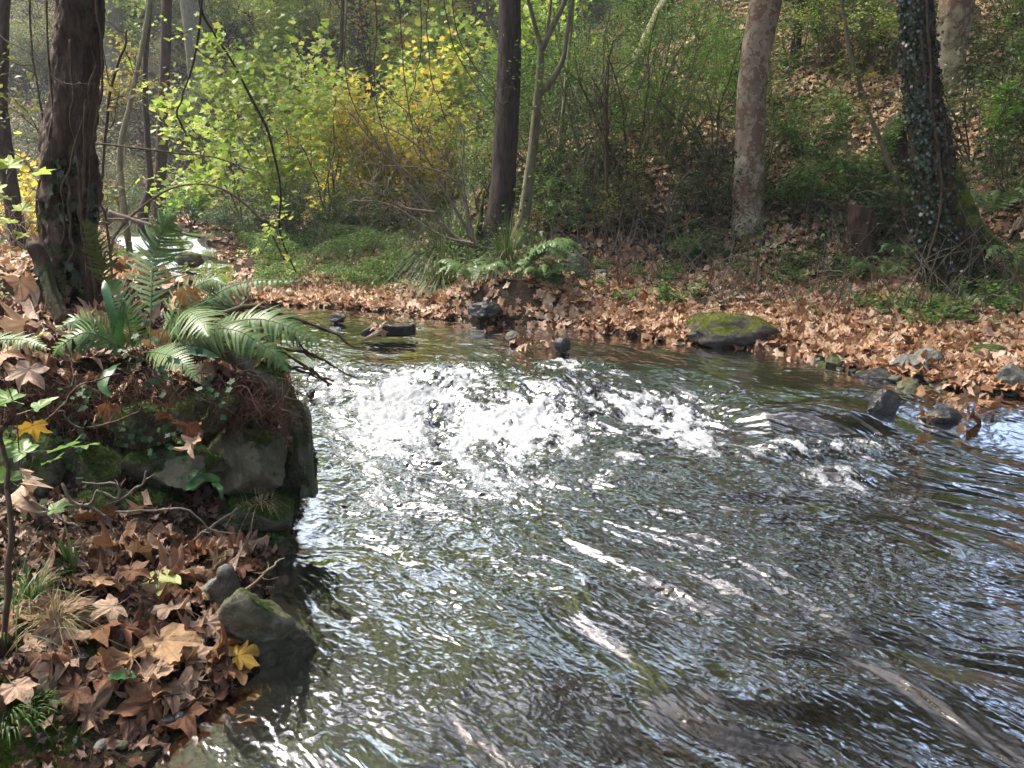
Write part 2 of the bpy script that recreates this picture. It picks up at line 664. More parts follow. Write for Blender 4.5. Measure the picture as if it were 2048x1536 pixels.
def blob(px, py, rx, ry, ang=0, z=.05):
    """soft spot given by its place on the water in the photograph"""
    c0 = np.array(atZ(px, py, z))
    ex = np.array(atZ(px + rx, py, z)) - c0
    ey = np.array(atZ(px, py + ry, z)) - c0
    a = rad(ang)
    lx, ly = abs(ex[0]) + 1e-6, np.hypot(ey[0], ey[1]) + 1e-6
    u = (wx - c0[0]) / lx
    v = (wy - c0[1] - (ey[0] / (ey[1] + 1e-9)) * 0) / ly
    uu, vv = u * math.cos(a) + v * math.sin(a), -u * math.sin(a) + v * math.cos(a)
    return np.exp(-(uu ** 2 + vv ** 2))


# foam: white water and streaks below the lip, left spots also painting sun glitter
FB = [(730, 850, 120, 26, 0, .8), (880, 835, 150, 28, 0, 1.3), (1050, 826, 160, 24, 0, 1.3), (1220, 812, 130, 22, 0, 1.1), (1350, 815, 90, 26, 0, .9),
      (900, 775, 90, 30, 0, 1.0), (870, 795, 60, 22, 0, .9), (1150, 752, 50, 14, 0, 1.0), (1210, 772, 90, 14, 0, .8), (1310, 790, 60, 14, 0, .6),
      (950, 880, 180, 40, 0, .8), (1130, 870, 120, 22, 0, .7), (1300, 860, 110, 22, 0, .6), (900, 940, 130, 50, 0, .52), (1390, 860, 70, 30, 0, .6), (1450, 900, 80, 25, 0, .42),
      (660, 760, 70, 30, 0, .62), (640, 720, 60, 22, 0, .5), (720, 800, 90, 30, 0, .5), (1650, 880, 95, 8, 0, 1.1), (1560, 888, 60, 14, 0, .7), (1640, 930, 80, 28, 0, .48),
      (1700, 960, 60, 25, 0, .42), (1520, 960, 110, 40, 0, .34), (700, 900, 80, 40, 0, .5), (1050, 960, 100, 40, 0, .36), (1260, 895, 90, 16, 0, .5), (800, 1010, 110, 60, 0, .30),
      (1200, 930, 90, 18, 0, .35), (330, 560, 70, 14, 0, .9), (300, 535, 50, 10, 0, .9), (380, 590, 50, 8, 0, .7), (1830, 985, 60, 20, 0, .3), (650, 660, 60, 12, 0, .35), (860, 970, 190, 50, 0, .30), (780, 1060, 130, 60, 0, .25), (1000, 1010, 150, 40, 0, .22), (1330, 940, 160, 30, 0, .25)]
foam = np.zeros(len(wx))
for px, py, rx, ry, a, s in FB:
    zz = .3 if py < 600 else .06
    foam = np.maximum(foam, s * blob(px, py, rx * 1.25, ry * 1.25, a, zz)) if s > .95 else foam + s * .75 * blob(px, py, rx, ry, a, zz) * (1 - .5 * np.clip(foam, 0, 1))
fl = .45
ca, sa = math.cos(fl), math.sin(fl)
fu, fv = wx * ca + wy * sa, -wx * sa + wy * ca      # fv runs with the current, fu across it
w1 = fbm(wx * .9, wy * .9, 0, 31, 3) * .55
streak = fbm((fu + w1 * .5) * 4.5, (fv + w1) * 1.5, 0, 41, 5, .6)
fine = fbm(wx * 16 + w1 * 3, wy * 11, 0, 47, 4, .62)
foamM = np.clip(foam * (.92 + streak * 1.35 + fine * .85) - .14, 0, 1.3)
rough = np.clip(foam, 0, 1.2)

lev = level(wx, wy)
Hd, dW, _, _ = ground(wx, wy, False)
# big swell lines in the pool, wavelets on top, chop where it is white
ang2 = .72
cu, cv = wx * math.cos(ang2) + wy * math.sin(ang2), -wx * math.sin(ang2) + wy * math.cos(ang2)
pool = 1 - sstep(4.2, 6.0, wy)
up = sstep(5.0, 7.0, wy)
w2 = fbm(wx * 1.1 + 4, wy * 1.1, 0, 61, 3)
b1 = noise(cu * 3.4 + w2 * 1.1, cv * 1.1 + w2, 0, 62)
b2 = noise(cu * 7.5 + w2 * 1.6, cv * 2.4 + w2, 0, 63)
b3 = fbm(cu * 13 + w2 * 2.5 + b1, cv * 3.6, 0, 64, 3, .6)
b4 = fbm(cu * 38 + b2 * 2.5, cv * 15 + b1 * 2, 0, 65, 3, .65)
b5 = fbm(cu * 75 + b3 * 2, cv * 24 + b2 * 2, 0, 66, 2, .6)
calm = np.clip(.75 + .9 * fbm(wx * .9 + 3, wy * 1.3, 0, 67, 3), .6, 1.3) * (1 - .15 * sstep(.5, 3.0, wx))
z = lev + (.010 * b1 + .012 * b2) * (.35 + .75 * pool) + calm * (.0062 * b3 * (1 - .3 * up) + .0034 * (.5 - np.abs(b4)) + .0007 * b5)
fine2 = fbm(wx * 34, wy * 26, 0, 49, 3, .65)
r1 = 1 - np.abs(fbm(wx * 3.0 + w2, wy * 3.0, 0, 71, 3, .5))
r2 = 1 - np.abs(fbm(wx * 9 + w2 * 2, wy * 8, 0, 72, 4, .6))
z += rough * (.034 * (r1 - .6) + .019 * (r2 - .6)) + .011 * np.clip(foamM, 0, 1) * (.4 + fine2 * .8)
amp = .35 + sstep(.05, .4, rough)
z += .010 * amp * (1 - np.abs(b3)) * sstep(2.5, 5, wy)
# smooth humps where the current slides over sunken stones, hollows behind them
for px, py, rx, ry, hh in ((1110, 785, 110, 18, .07), (960, 755, 70, 10, .035), (1600, 840, 100, 14, .06), (1700, 852, 60, 10, .05), (880, 775, 60, 12, .055), (1170, 745, 50, 8, .04),
                           (1420, 1360, 260, 70, .018), (1150, 1160, 160, 50, .014), (1320, 1090, 90, 18, -.015), (1000, 1300, 220, 60, .012), (1640, 1250, 180, 35, .016), (1560, 890, 60, 14, .05), (1690, 935, 50, 14, .06), (1800, 1350, 240, 45, .016)):
    z += hh * blob(px, py, rx, ry)
# water meets the shore
shore_fade = sstep(-.02, .25, -dW)
z = lev + (z - lev) * (.25 + .75 * shore_fade)
keep = dW < .35
V = np.stack([wx, wy, z], 1)
i = np.arange(nr - 1)[:, None] * na
j = np.arange(na - 1)[None, :]
Q = np.stack([i + j, i + na + j, i + na + j + 1, i + j + 1], -1).reshape(-1, 4)
Q = Q[keep[Q].all(1)]
used = np.unique(Q)
remap = np.full(len(V), -1)
remap[used] = np.arange(len(used))
mb = MB()
mb.add(V[used], None, remap[Q])
depthw = np.clip(z - Hd, 0, 1)

t = NT('river_water')
p = t.pos()
fm = t.n('ShaderNodeAttribute', attribute_name='foam').outputs['Fac']
dp = t.n('ShaderNodeAttribute', attribute_name='depth').outputs['Fac']
mp = t.n('ShaderNodeMapping', {'Vector': p, 'Rotation': (0, 0, -ang2), 'Scale': (1, 1, 1)}).outputs[0]
mv = t.mapping(mp, (60, 26, 30))
bn = t.noise(1.0, 5, .62, mv, .8)
bn2 = t.noise(95.0, 4, .7, p)
hgt = t.math('ADD', bn, t.math('MULTIPLY', bn2, .25))
bmp = t.n('ShaderNodeBump', {'Strength': 1.0, 'Distance': .0007, 'Height': hgt})
gl = t.n('ShaderNodeBsdfGlossy', {'Roughness': .025, 'Color': (1, 1, 1, 1), 'Normal': bmp.outputs[0]})
fr = t.n('ShaderNodeFresnel', {'IOR': 1.333, 'Normal': bmp.outputs[0]})
tb = t.n('ShaderNodeBsdfTransparent', {'Color': (.32, .30, .22, 1)})
mk = t.n('ShaderNodeBsdfDiffuse', {'Color': (.010, .009, .006, 1)})
body = t.n('ShaderNodeMixShader', {0: t.math('MULTIPLY', dp, 5.0, True)})
t.t.links.new(tb.outputs[0], body.inputs[1])
t.t.links.new(mk.outputs[0], body.inputs[2])
wat = t.n('ShaderNodeMixShader', {0: t.math('MULTIPLY', fr.outputs[0], 1.0, True)})
t.t.links.new(body.outputs[0], wat.inputs[1])
t.t.links.new(gl.outputs[0], wat.inputs[2])
bf = t.n('ShaderNodeBump', {'Strength': 1.0, 'Distance': .02, 'Height': t.noise(60.0, 5, .7, p)})
fo = t.n('ShaderNodeBsdfPrincipled', {'Base Color': (.50, .52, .53, 1), 'Roughness': .8, 'Specular IOR Level': .15, 'Normal': bf.outputs[0]})
fmask = t.math('ADD', fm, t.math('MULTIPLY', t.math('SUBTRACT', t.noise(20.0, 7, .78, t.mapping(mp, (1.9, .75, 1)), .8), .5), 2.4))
fmask = t.ramp(fmask, [(.38, (0, 0, 0)), (.95, (1, 1, 1))])
fmask = t.math('MULTIPLY', fmask, t.math('GREATER_THAN', fm, .02))
fin = t.n('ShaderNodeMixShader', {0: fmask})
t.t.links.new(wat.outputs[0], fin.inputs[1])
t.t.links.new(fo.outputs[0], fin.inputs[2])
M_WATER = t.finish(fin.outputs[0])
structure(mb.build('river_water', M_WATER, None, True, {'foam': foamM[used], 'depth': depthw[used]}))

# ------------------------------------------------------------------ where things stand
TS = np.geomspace(1.5, 60, 500)


def hit(px, py):
    """first point where the line of sight meets the ground"""
    dx, dy, dz = ray(px, py)
    X, Y, Z = dx * TS, dy * TS, CAM_H + dz * TS
    G = ground(X, Y)[0]
    k = np.argmax(Z < G)
    if not (Z < G).any():
        k = len(TS) - 1
    k = max(k, 1)
    a, b = Z[k - 1] - G[k - 1], Z[k] - G[k]
    u = a / (a - b + 1e-9)
    u = min(max(u, 0), 1)
    return np.array([X[k - 1] + (X[k] - X[k - 1]) * u, Y[k - 1] + (Y[k] - Y[k - 1]) * u, G[k - 1] + (G[k] - G[k - 1]) * u])


def slope_normal(x, y, e=.12):
    h0 = ground(x, y, False)[0]
    hx = ground(np.asarray(x) + e, y, False)[0]
    hy = ground(x, np.asarray(y) + e, False)[0]
    n = np.stack([-(hx - h0) / e, -(hy - h0) / e, np.ones_like(h0)], -1)
    return n / np.linalg.norm(n, axis=1)[:, None]


# ------------------------------------------------------------------ rocks
M_ROCK = rock_mat('grey_stone', (.10, .09, .055), (.28, .26, .17), mossamt=.5)
M_MOSSROCK = rock_mat('mossy_stone', (.09, .085, .06), (.20, .185, .13), moss=(.06, .095, .016), mossamt=.72)
M_BOULDER = rock_mat('boulder_stone', (.075, .068, .058), (.15, .135, .115), moss=(.10, .115, .015), mossamt=.50, lich=(.20, .18, .15))
M_WETROCK = rock_mat('wet_dark_stone', (.012, .012, .012), (.04, .038, .034), mossamt=-.6, wet=.9, lich=(.06, .06, .055))
M_GREYROCK = rock_mat('plain_stone', (.10, .10, .085), (.25, .245, .20), mossamt=-.15)


def ico(sub):
    bm = bmesh.new()
    bmesh.ops.create_icosphere(bm, subdivisions=sub, radius=1)
    V = np.array([v.co[:] for v in bm.verts])
    T = np.array([[v.index for v in f.verts] for f in bm.faces])
    bm.free()
    return V, T


ICO4, ICO3, ICO2 = ico(5), ico(4), ico(3)


def rock_shape(seed, size, angular=.5, base=ICO4, rough=.05):
    r = np.random.default_rng(seed)
    V = base[0].copy()
    for _ in range(int(5 + 9 * angular)):
        n = r.normal(size=3)
        n /= np.linalg.norm(n)
        d = r.uniform(.55, .85) if angular > .3 else r.uniform(.78, .95)
        k = V @ n - d
        V -= np.clip(k, 0, None)[:, None] * n * .96
    nz = fbm(V[:, 0] * 2.2 + seed, V[:, 1] * 2.2, V[:, 2] * 2.2, seed, 5, .55)
    V *= (1 + rough * 1.6 * nz)[:, None]
    lay = noise(V[:, 2] * 9 + nz, V[:, 0] * 1.2, 0, seed)
    V[:, :2] *= (1 + .02 * lay)[:, None]
    V /= np.abs(V).max(0)
    return V * np.asarray(size) / 2


def rock(px0, px1, py_top, py_base, label, mat, seed=1, angular=.6, deep=.8, z=None, Y=None, name='rock', tilt=0, group=None, sink=.25, yaw=0.0, cat='rock'):
    """a stone that fills the given span; py_base is where its foot meets water or ground"""
    cx = (px0 + px1) / 2
    if Y is not None:
        foot = np.array(atY(cx, py_base, Y))
    elif z is not None:
        foot = np.array(atZ(cx, py_base, z))
    else:
        foot = hit(cx, py_base)
    dep = proj(foot)[2]
    w = (px1 - px0) / FPX * dep
    h = (py_base - py_top) / FPX * dep * 1.05
    dpt = w * deep
    V = rock_shape(seed, (w * 1.04, dpt, h * (1 + sink)), angular)
    a = rad(yaw)
    V = V @ np.array([[math.cos(a), math.sin(a), 0], [-math.sin(a), math.cos(a), 0], [0, 0, 1]])
    if tilt:
        a = rad(tilt)
        V = V @ np.array([[math.cos(a), 0, -math.sin(a)], [0, 1, 0], [math.sin(a), 0, math.cos(a)]])
    mb = MB()
    mb.add(V, ICO4[1])
    loc = foot + np.array([0, dpt * .42, h * (1 - sink) / 2])
    return tag(mb.build(name, mat, None, True, None, tuple(loc)), label, cat, group)


def hull_rock(pts, label, mat, seed=3, name='rock', rough=.014, sub=5):
    bm = bmesh.new()
    for q in pts:
        bm.verts.new(q)
    bmesh.ops.convex_hull(bm, input=bm.verts)
    bmesh.ops.triangulate(bm, faces=bm.faces)
    bmesh.ops.bevel(bm, geom=list(bm.edges), offset=.006, segments=1, profile=.7, affect='EDGES')
    bmesh.ops.triangulate(bm, faces=bm.faces)
    for _ in range(sub):
        ed = [e for e in bm.edges if e.calc_length() > .012]
        if not ed or len(bm.verts) > 24000:
            break
        bmesh.ops.subdivide_edges(bm, edges=ed, cuts=1, use_grid_fill=True)
        bmesh.ops.triangulate(bm, faces=bm.faces)
    bm.normal_update()
    V = np.array([v.co[:] for v in bm.verts])
    N = np.array([v.normal[:] for v in bm.verts])
    nz = fbm(V[:, 0] * 9, V[:, 1] * 9, V[:, 2] * 9, seed, 5, .6)
    V = V + N * (nz * rough)[:, None]
    T = np.array([[v.index for v in f.verts] for f in bm.faces])
    bm.free()
    c = V.mean(0)
    c[2] = V[:, 2].min()
    mb = MB()
    mb.add(V - c, T)
    return tag(mb.build(name, mat, None, True, None, tuple(c)), label, 'rock')


# stones of the left bank
hull_rock([atZ(425, 1300, -.06), atZ(520, 1345, -.06), atZ(672, 1308, -.06), atZ(600, 1250, -.08), atZ(450, 1240, -.08), atZ(436, 1262, .10),
           atZ(484, 1176, .30), atZ(452, 1204, .25), atZ(500, 1200, .27), atZ(575, 1245, .15), atZ(436, 1240, .16)],
          'wedge-shaped grey rock with mossy face at the water edge in the left foreground', M_ROCK, 3)
hull_rock([atZ(385, 1240, .02), atZ(440, 1250, .02), atZ(485, 1225, .02), atZ(395, 1195, .02), atZ(480, 1195, .0), atZ(452, 1132, .33), atZ(482, 1158, .24), atZ(410, 1180, .20)],
          'upright pointed grey-green stone just behind the wedge-shaped foreground rock', M_GREYROCK, 9)
WALL = [
    (408, 592, 862, 1012, 3.30, M_ROCK, 26, .65, -20, 'large slanting pale grey block near the corner of the stone bank wall'),
    (195, 345, 822, 905, 3.30, M_MOSSROCK, 12, .5, 3, 'mossy overhanging stone high in the bank wall below the fern'),
    (225, 450, 890, 1005, 3.34, M_MOSSROCK, 13, .6, -5, 'long dark mossy block in the middle of the bank wall'),
    (440, 592, 998, 1088, 3.26, M_MOSSROCK, 14, .6, 0, 'moss-draped block beneath the slanting pale block'),
    (450, 585, 1075, 1140, 3.20, M_MOSSROCK, 15, .7, 0, 'lowest dark block of the wall corner at the waterline'),
    (365, 478, 1035, 1088, 3.22, M_ROCK, 16, .9, -4, 'thin grey slab wedged low in the bank wall'),
    (235, 385, 1000, 1110, 3.25, M_MOSSROCK, 17, .6, 4, 'dark mossy stone at the foot of the bank wall behind the leaf pile'),
    (95, 240, 900, 1060, 3.3, M_MOSSROCK, 18, .6, 5, 'dark mossy stone in the wall left of the long mossy block'),
    (-40, 105, 880, 1030, 3.2, M_MOSSROCK, 19, .6, -5, 'mossy stone at the left edge behind the brown stems'),
    (340, 470, 800, 885, 3.34, M_MOSSROCK, 20, .6, -6, 'mossy stone under the curled tan leaves on the wall'),
    (560, 628, 900, 1010, 3.45, M_MOSSROCK, 21, .7, 0, 'wet mossy stone at the outer corner of the wall under the old post'),
]
WALL += [(115, 265, 1000, 1085, 3.12, M_MOSSROCK, 22, .7, 6, 'squat mossy stone at the foot of the wall behind the pale crooked twig'),
         (300, 420, 925, 1000, 3.16, M_ROCK, 23, .75, -8, 'half-bare grey-green stone in the wall left of the slanting pale block')]
for a in WALL:
    rock(a[0] - 6, a[1] + 6, a[2] - 5, a[3], a[9], a[5], a[6], a[7], .7, Y=a[4] - (.10 if a[5] is M_MOSSROCK and a[1] < 500 else 0), name='wall_stone', tilt=a[8], sink=.05, cat='stone')
# stones in and beside the stream
rock(1362, 1594, 634, 702, 'broad flat boulder capped with bright green moss on the leafy right shore', M_BOULDER, 57, .62, .75, z=.1, sink=.3, name='boulder', cat='boulder')
rock(1786, 1880, 716, 772, 'smooth slanting blue-grey stone at the right shore edge', M_GREYROCK, 32, .5, .7, z=.1, tilt=-12)
rock(1738, 1812, 786, 842, 'dark wet overhanging rock standing in the water at the right', M_WETROCK, 33, .8, .8, z=.05)
rock(1798, 1852, 762, 800, 'brownish rock touching the dark overhanging rock', M_ROCK, 34, .6, .8, z=.07)
rock(1820, 1895, 700, 738, 'pale olive stone among leaves above the blue-grey stone', M_GREYROCK, 35, .4, .8)
rock(1720, 1810, 742, 770, 'flat dark wet stone at the water edge left of the blue-grey stone', M_WETROCK, 36, .6, .7, z=.1)
rock(1850, 1935, 822, 852, 'low wet stone with a crumpled leaf on it near the right shore', M_WETROCK, 37, .5, .8, z=.05)
rock(1958, 2000, 828, 848, 'little black stone in the shallow water at far right', M_WETROCK, 38, .5, .8, z=.05)
rock(1940, 2020, 690, 728, 'dark flat stone half hidden in leaves near the right frame edge', M_ROCK, 39, .6, .8)
rock(2000, 2075, 735, 790, 'grey rock cut by the right frame edge at the water', M_GREYROCK, 40, .6, .8)
rock(1655, 1705, 712, 742, 'small grey stone at the leafy tip beside the mossy boulder', M_ROCK, 41, .6, .8)
rock(1010, 1040, 664, 686, 'small rounded grey stone at the left end of the midstream leaf clump', M_GREYROCK, 42, .2, .9, z=.15)
rock(1108, 1142, 676, 702, 'small dark round stone at the right end of the midstream leaf clump', M_WETROCK, 43, .2, .9, z=.15)
rock(655, 694, 626, 644, 'small black stone poking from the water far left of the log', M_WETROCK, 44, .7, .8, z=.16)
rock(932, 1006, 606, 642, 'dark rounded rock under the sedge bank of the central tree', M_WETROCK, 45, .4, .8, z=.17)
rock(1128, 1185, 510, 566, 'upright grey slab on the leafy bank right of the central fern', M_GREYROCK, 46, .8, .5)
rock(1185, 1222, 540, 566, 'small grey stone beside the upright slab on the bank', M_GREYROCK, 47, .6, .8)
rock(1085, 1130, 545, 575, 'low mossy stone between the central fern and the slab', M_MOSSROCK, 48, .5, .8)
rock(345, 400, 505, 532, 'mossy rounded rock beside the far riffle', M_BOULDER, 49, .3, .8, z=.55)
rock(330, 395, 543, 556, 'low dark stone in the far riffle', M_WETROCK, 50, .5, .8, z=.4)
rock(388, 440, 470, 500, 'mossy stone on the bank above the far riffle', M_BOULDER, 51, .4, .8)
rock(240, 300, 520, 540, 'dark wet stone at the left side of the far riffle', M_WETROCK, 52, .6, .8, z=.5)
rock(610, 632, 780, 796, 'tiny black stone in the white water beside the old post', M_WETROCK, 53, .5, .8, z=.05)
# small pebbles of the shores
peb = [MB().add(rock_shape(60 + k, (1, .8, .55), .3, ICO2), ICO2[1]).mesh('pebble', [M_GREYROCK, M_ROCK, M_WETROCK][k % 3]) for k in range(6)]
npb = 0
for k in range(900):
    if npb >= 170:
        break
    if k % 4 == 0:
        px, py = random.uniform(150, 420), random.uniform(1230, 1500)
        lab = 'small stone among the wet brown leaves of the left foreground shore'
        gr = 'pebbles on the left foreground shore'
    else:
        px = random.uniform(1600, 2048)
        py = np.interp(px, [1600, 1750, 2048], [722, 765, 815]) + random.gauss(-2, 13)
        lab = 'small grey stone along the leafy edge of the right shore'
        gr = 'pebbles along the right shore'
    q = hit(px, py)
    s = random.uniform(.03, .11) * (.55 if k % 4 == 0 else 1.0)
    o = link('pebble', random.choice(peb), None, (q[0], q[1], q[2] + s * .12))
    o.scale = (s * random.uniform(.8, 1.5), s, s)
    o.rotation_euler = (random.uniform(-.2, .2), random.uniform(-.2, .2), random.uniform(0, 6.28))
    tag(o, lab, 'pebble', gr)
    npb += 1

# ------------------------------------------------------------------ bark
M_BARK_DARK = bark_mat('dark_bark', (.018, .014, .012), (.085, .062, .050), (26, 26, 5), .012, moss=((.04, .055, .012), .75))
M_BARK_LEFT = bark_mat('vine_bark', (.012, .009, .007), (.155, .105, .075), (15, 15, 3.2), .05, moss=((.03, .045, .012), 1.15), lich=(.10, .085, .06))
M_BARK_PALE = bark_mat('pale_bark', (.13, .12, .07), (.30, .27, .18), (16, 16, 5), .006, moss=((.06, .07, .02), 1.0))
M_BARK_PLANE = bark_mat('plane_bark', (.30, .23, .16), (.48, .40, .29), (12, 12, 8), .010, moss=((.05, .045, .02), .95),
                        plates=(7.0, (.24, .15, .10), (.60, .53, .38)))
M_BARK_IVY = bark_mat('reddish_bark', (.02, .013, .010), (.11, .065, .045), (18, 18, 4), .014)
M_MOSS = rock_mat('moss', (.02, .03, .008), (.05, .06, .015), moss=(.10, .13, .012), mossamt=1.0)
M_TWIG_D = bark_mat('dark_twig', (.02, .014, .012), (.07, .045, .035), (40, 40, 20), .001)
M_TWIG_G = bark_mat('grey_twig', (.09, .075, .055), (.26, .22, .17), (40, 40, 20), .001)
M_TWIG_B = bark_mat('brown_twig', (.05, .032, .02), (.16, .11, .075), (40, 40, 20), .001)

LG = lambda name, cols, **k: leaf_mat(name, [(i / max(1, len(cols) - 1), c) for i, c in enumerate(cols)], **k)
M_YG = LG('lime_leaves', [(.20, .33, .05), (.30, .43, .07), (.40, .48, .10), (.52, .51, .12)], trans=.5, rough=.45)
M_YEL = LG('yellow_leaves', [(.46, .52, .08), (.62, .58, .09), (.66, .52, .08), (.58, .34, .06)], trans=.5)
M_PALE = LG('pale_leaves', [(.22, .27, .12), (.34, .38, .20), (.40, .38, .16), (.28, .25, .12)], trans=.4, spec=.5)
M_GRN = LG('bright_green_leaves', [(.05, .16, .012), (.09, .26, .02), (.15, .32, .03), (.28, .40, .06)], trans=.5, spec=.3)
M_MID = LG('green_leaves', [(.05, .13, .022), (.10, .22, .045), (.16, .29, .065), (.26, .35, .10)], trans=.35, spec=.3, rough=.5)
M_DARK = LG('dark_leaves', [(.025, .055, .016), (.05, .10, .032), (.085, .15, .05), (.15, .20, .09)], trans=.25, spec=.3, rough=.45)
M_OLIVE = LG('olive_leaves', [(.09, .11, .03), (.17, .20, .055), (.26, .28, .08), (.34, .28, .10)], trans=.35)
M_IVY = LG('ivy_leaves', [(.012, .025, .012), (.022, .045, .020), (.035, .065, .030), (.05, .075, .04)], trans=.08, spec=.9, rough=.22)
M_LITTER = LG('leaf_litter', [(.11, .05, .025), (.30, .15, .08), (.47, .29, .175), (.57, .39, .255), (.64, .50, .36), (.52, .28, .14), (.24, .105, .05), (.58, .42, .22)], trans=.18, spec=.3, rough=.55, blotch=.45)
M_LEAFD = LG('dry_leaf', [(.10, .045, .022), (.24, .11, .05), (.39, .215, .125), (.48, .31, .195), (.56, .40, .28), (.25, .12, .06), (.50, .31, .155)], trans=.15, spec=.35, rough=.5, rand='object', vein=(.10, .05, .03), blotch=.6, wr=.9)
M_LEAFY = LG('yellow_fallen_leaf', [(.50, .30, .05), (.58, .36, .06)], trans=.25, rand='object', vein=(.25, .13, .04))
M_LEAFG = LG('pale_green_fallen_leaf', [(.42, .46, .16), (.46, .48, .18)], trans=.25, rand='object', vein=(.28, .28, .12))
M_FERN = LG('fern_fronds', [(.08, .17, .045), (.12, .23, .065), (.17, .28, .09), (.22, .28, .08)], trans=.3, spec=.5, rough=.38)
M_CANOPY_SHADE = LG('shaded_canopy_leaves', [(.020, .032, .010), (.035, .05, .015), (.06, .07, .02), (.11, .085, .02)], trans=.12, spec=.2)  # crown leaves coloured dark as if against the sky, darkening the water reflection
M_FERN_BACKLIT = LG('backlit_olive_fronds', [(.05, .07, .015), (.09, .12, .03)], trans=.4, spec=.3)  # olive fern colour darkened to stand for backlight
M_GRASS = LG('grass_blades', [(.035, .09, .018), (.06, .14, .03), (.11, .19, .05), (.20, .22, .08)], trans=.35, spec=.4, rough=.4)
M_STRAW = LG('dry_grass', [(.30, .22, .10), (.42, .34, .18), (.22, .20, .08)], trans=.3)


def px_path(pts, Y=None):
    """[(px,py,width_px[,Y])] -> points with a radius"""
    out = []
    for q in pts:
        yy = q[3] if len(q) > 3 else Y
        P = atY(q[0], q[1], yy)
        out.append((*P, q[2] / 2 / FPX * proj(P)[2]))
    return np.array(out)


def bark_disp(seed, amp=.06, flutes=5, fl=.05, base_z=0, freq=9):
    def f(V, a):
        v = V.reshape(-1, 3)
        n = fbm(v[:, 0] * freq, v[:, 1] * freq, v[:, 2] * freq * .35, seed, 4, .6).reshape(a.shape)
        flt = np.cos(a * flutes + seed + V[..., 2] * .7) * fl * (1 + 2.0 * np.exp(-np.clip(V[..., 2] - base_z, 0, 9) * 3))
        return 1 + amp * n + flt
    return f


def trunk(parent, pts, mat, seed=1, n=40, amp=.06, flutes=5, fl=.04, name='trunk', step=.035, freq=9):
    P = bez(pts, max(12, int(np.linalg.norm(np.diff(pts[:, :3], axis=0), axis=1).sum() / step)))
    o3 = np.array(parent.location) if parent is not None else np.zeros(3)
    mb = MB()
    tube(mb, P[:, :3], P[:, 3], n, bark_disp(seed, amp, flutes, fl, pts[:, 2].min(), freq))
    mb.v[0] = mb.v[0] - o3
    return mb.build(name, mat, parent)


def grow(mb, p, d, L, r, lev, tips, rs, bend=.25, split=(2, 4), up=.1, n=5, seg=7, shrink=.62, ang=.7, droop=0.0):
    """recursive branch; tips collects (point, direction, order)"""
    P = [np.array(p, float)]
    d = np.array(d, float)
    d /= np.linalg.norm(d)
    for k in range(seg):
        d = d + rs.normal(size=3) * bend / math.sqrt(seg) * 1.5 + np.array([0, 0, up - droop * (k / seg)]) / seg
        d /= np.linalg.norm(d)
        P.append(P[-1] + d * L / seg)
        if lev <= 1:
            tips.append((P[-1], d.copy(), lev))
    P = np.array(P)
    R = np.linspace(r, r * (.45 if lev else .25), len(P))
    tube(mb, P, R, n if lev else 3, None, False)
    if lev > 0:
        for c in range(rs.integers(split[0], split[1] + 1)):
            k = int(rs.integers(2, seg + 1))
            a = rs.normal(size=3)
            a -= a @ d * d
            a /= np.linalg.norm(a)
            nd = d * math.cos(ang) + a * math.sin(ang)
            grow(mb, P[k], nd, L * shrink * rs.uniform(.7, 1.15), R[k] * .6, lev - 1, tips, rs, bend, split, up, n, seg, shrink, ang, droop)


T_RH, T_DI = t_rhomb(), t_diamond()
T_OV = t_rhomb(.62, .06)
T_NAR = t_rhomb(.28, .05)
T_STARS = [t_star(.18, k) for k in range(4)]


def crown(parent, centre, R3, nleaf, size, mat, seed, clumps=40, tmpl=None, name='crown', cl=.16):
    """leaf clumps spread unevenly through an ellipsoid (world centre)"""
    rs = np.random.default_rng(seed)
    c = rs.normal(size=(clumps, 3))
    c /= np.linalg.norm(c, axis=1)[:, None]
    c *= rs.uniform(.35, 1.0, (clumps, 1)) ** .6
    k = rs.integers(0, clumps, nleaf)
    pos = (c[k] + rs.normal(size=(nleaf, 3)) * cl) * np.asarray(R3) + np.asarray(centre) - np.array(parent.location)
    mb = MB()
    field(mb, tmpl or T_RH, pos, rotm(rs.uniform(0, 6.28, nleaf), rs.normal(0, .5, nleaf), rs.normal(0, .5, nleaf)), rs.uniform(.7, 1.2, nleaf) * size)
    return mb.build(name, mat, parent, False)


def limbs(parent, start, ends, r0, mat, name='limb', seed=0):
    """heavy limbs from the trunk top into the crown, all one mesh"""
    rs = np.random.default_rng(seed)
    o3 = np.array(parent.location)
    mb = MB()
    for e in ends:
        s, e = np.array(start, float) - o3, np.array(e, float) - o3
        m = (s + e) / 2 + rs.normal(size=3) * .25 * np.array([1, 1, .4]) + np.array([0, 0, .2])
        P = bez([(*s, r0), (*m, r0 * .6), (*e, r0 * .2)], 14)
        tube(mb, P[:, :3], P[:, 3], 8, None, False)
        tp = []
        for _ in range(4):
            k = rs.integers(5, 13)
            grow(mb, P[k, :3], (e - s) + rs.normal(size=3) * 1.5, np.linalg.norm(e - s) * .5, P[k, 3] * .6, 1, tp, rs, n=4)
    return mb.build(name, mat, parent)


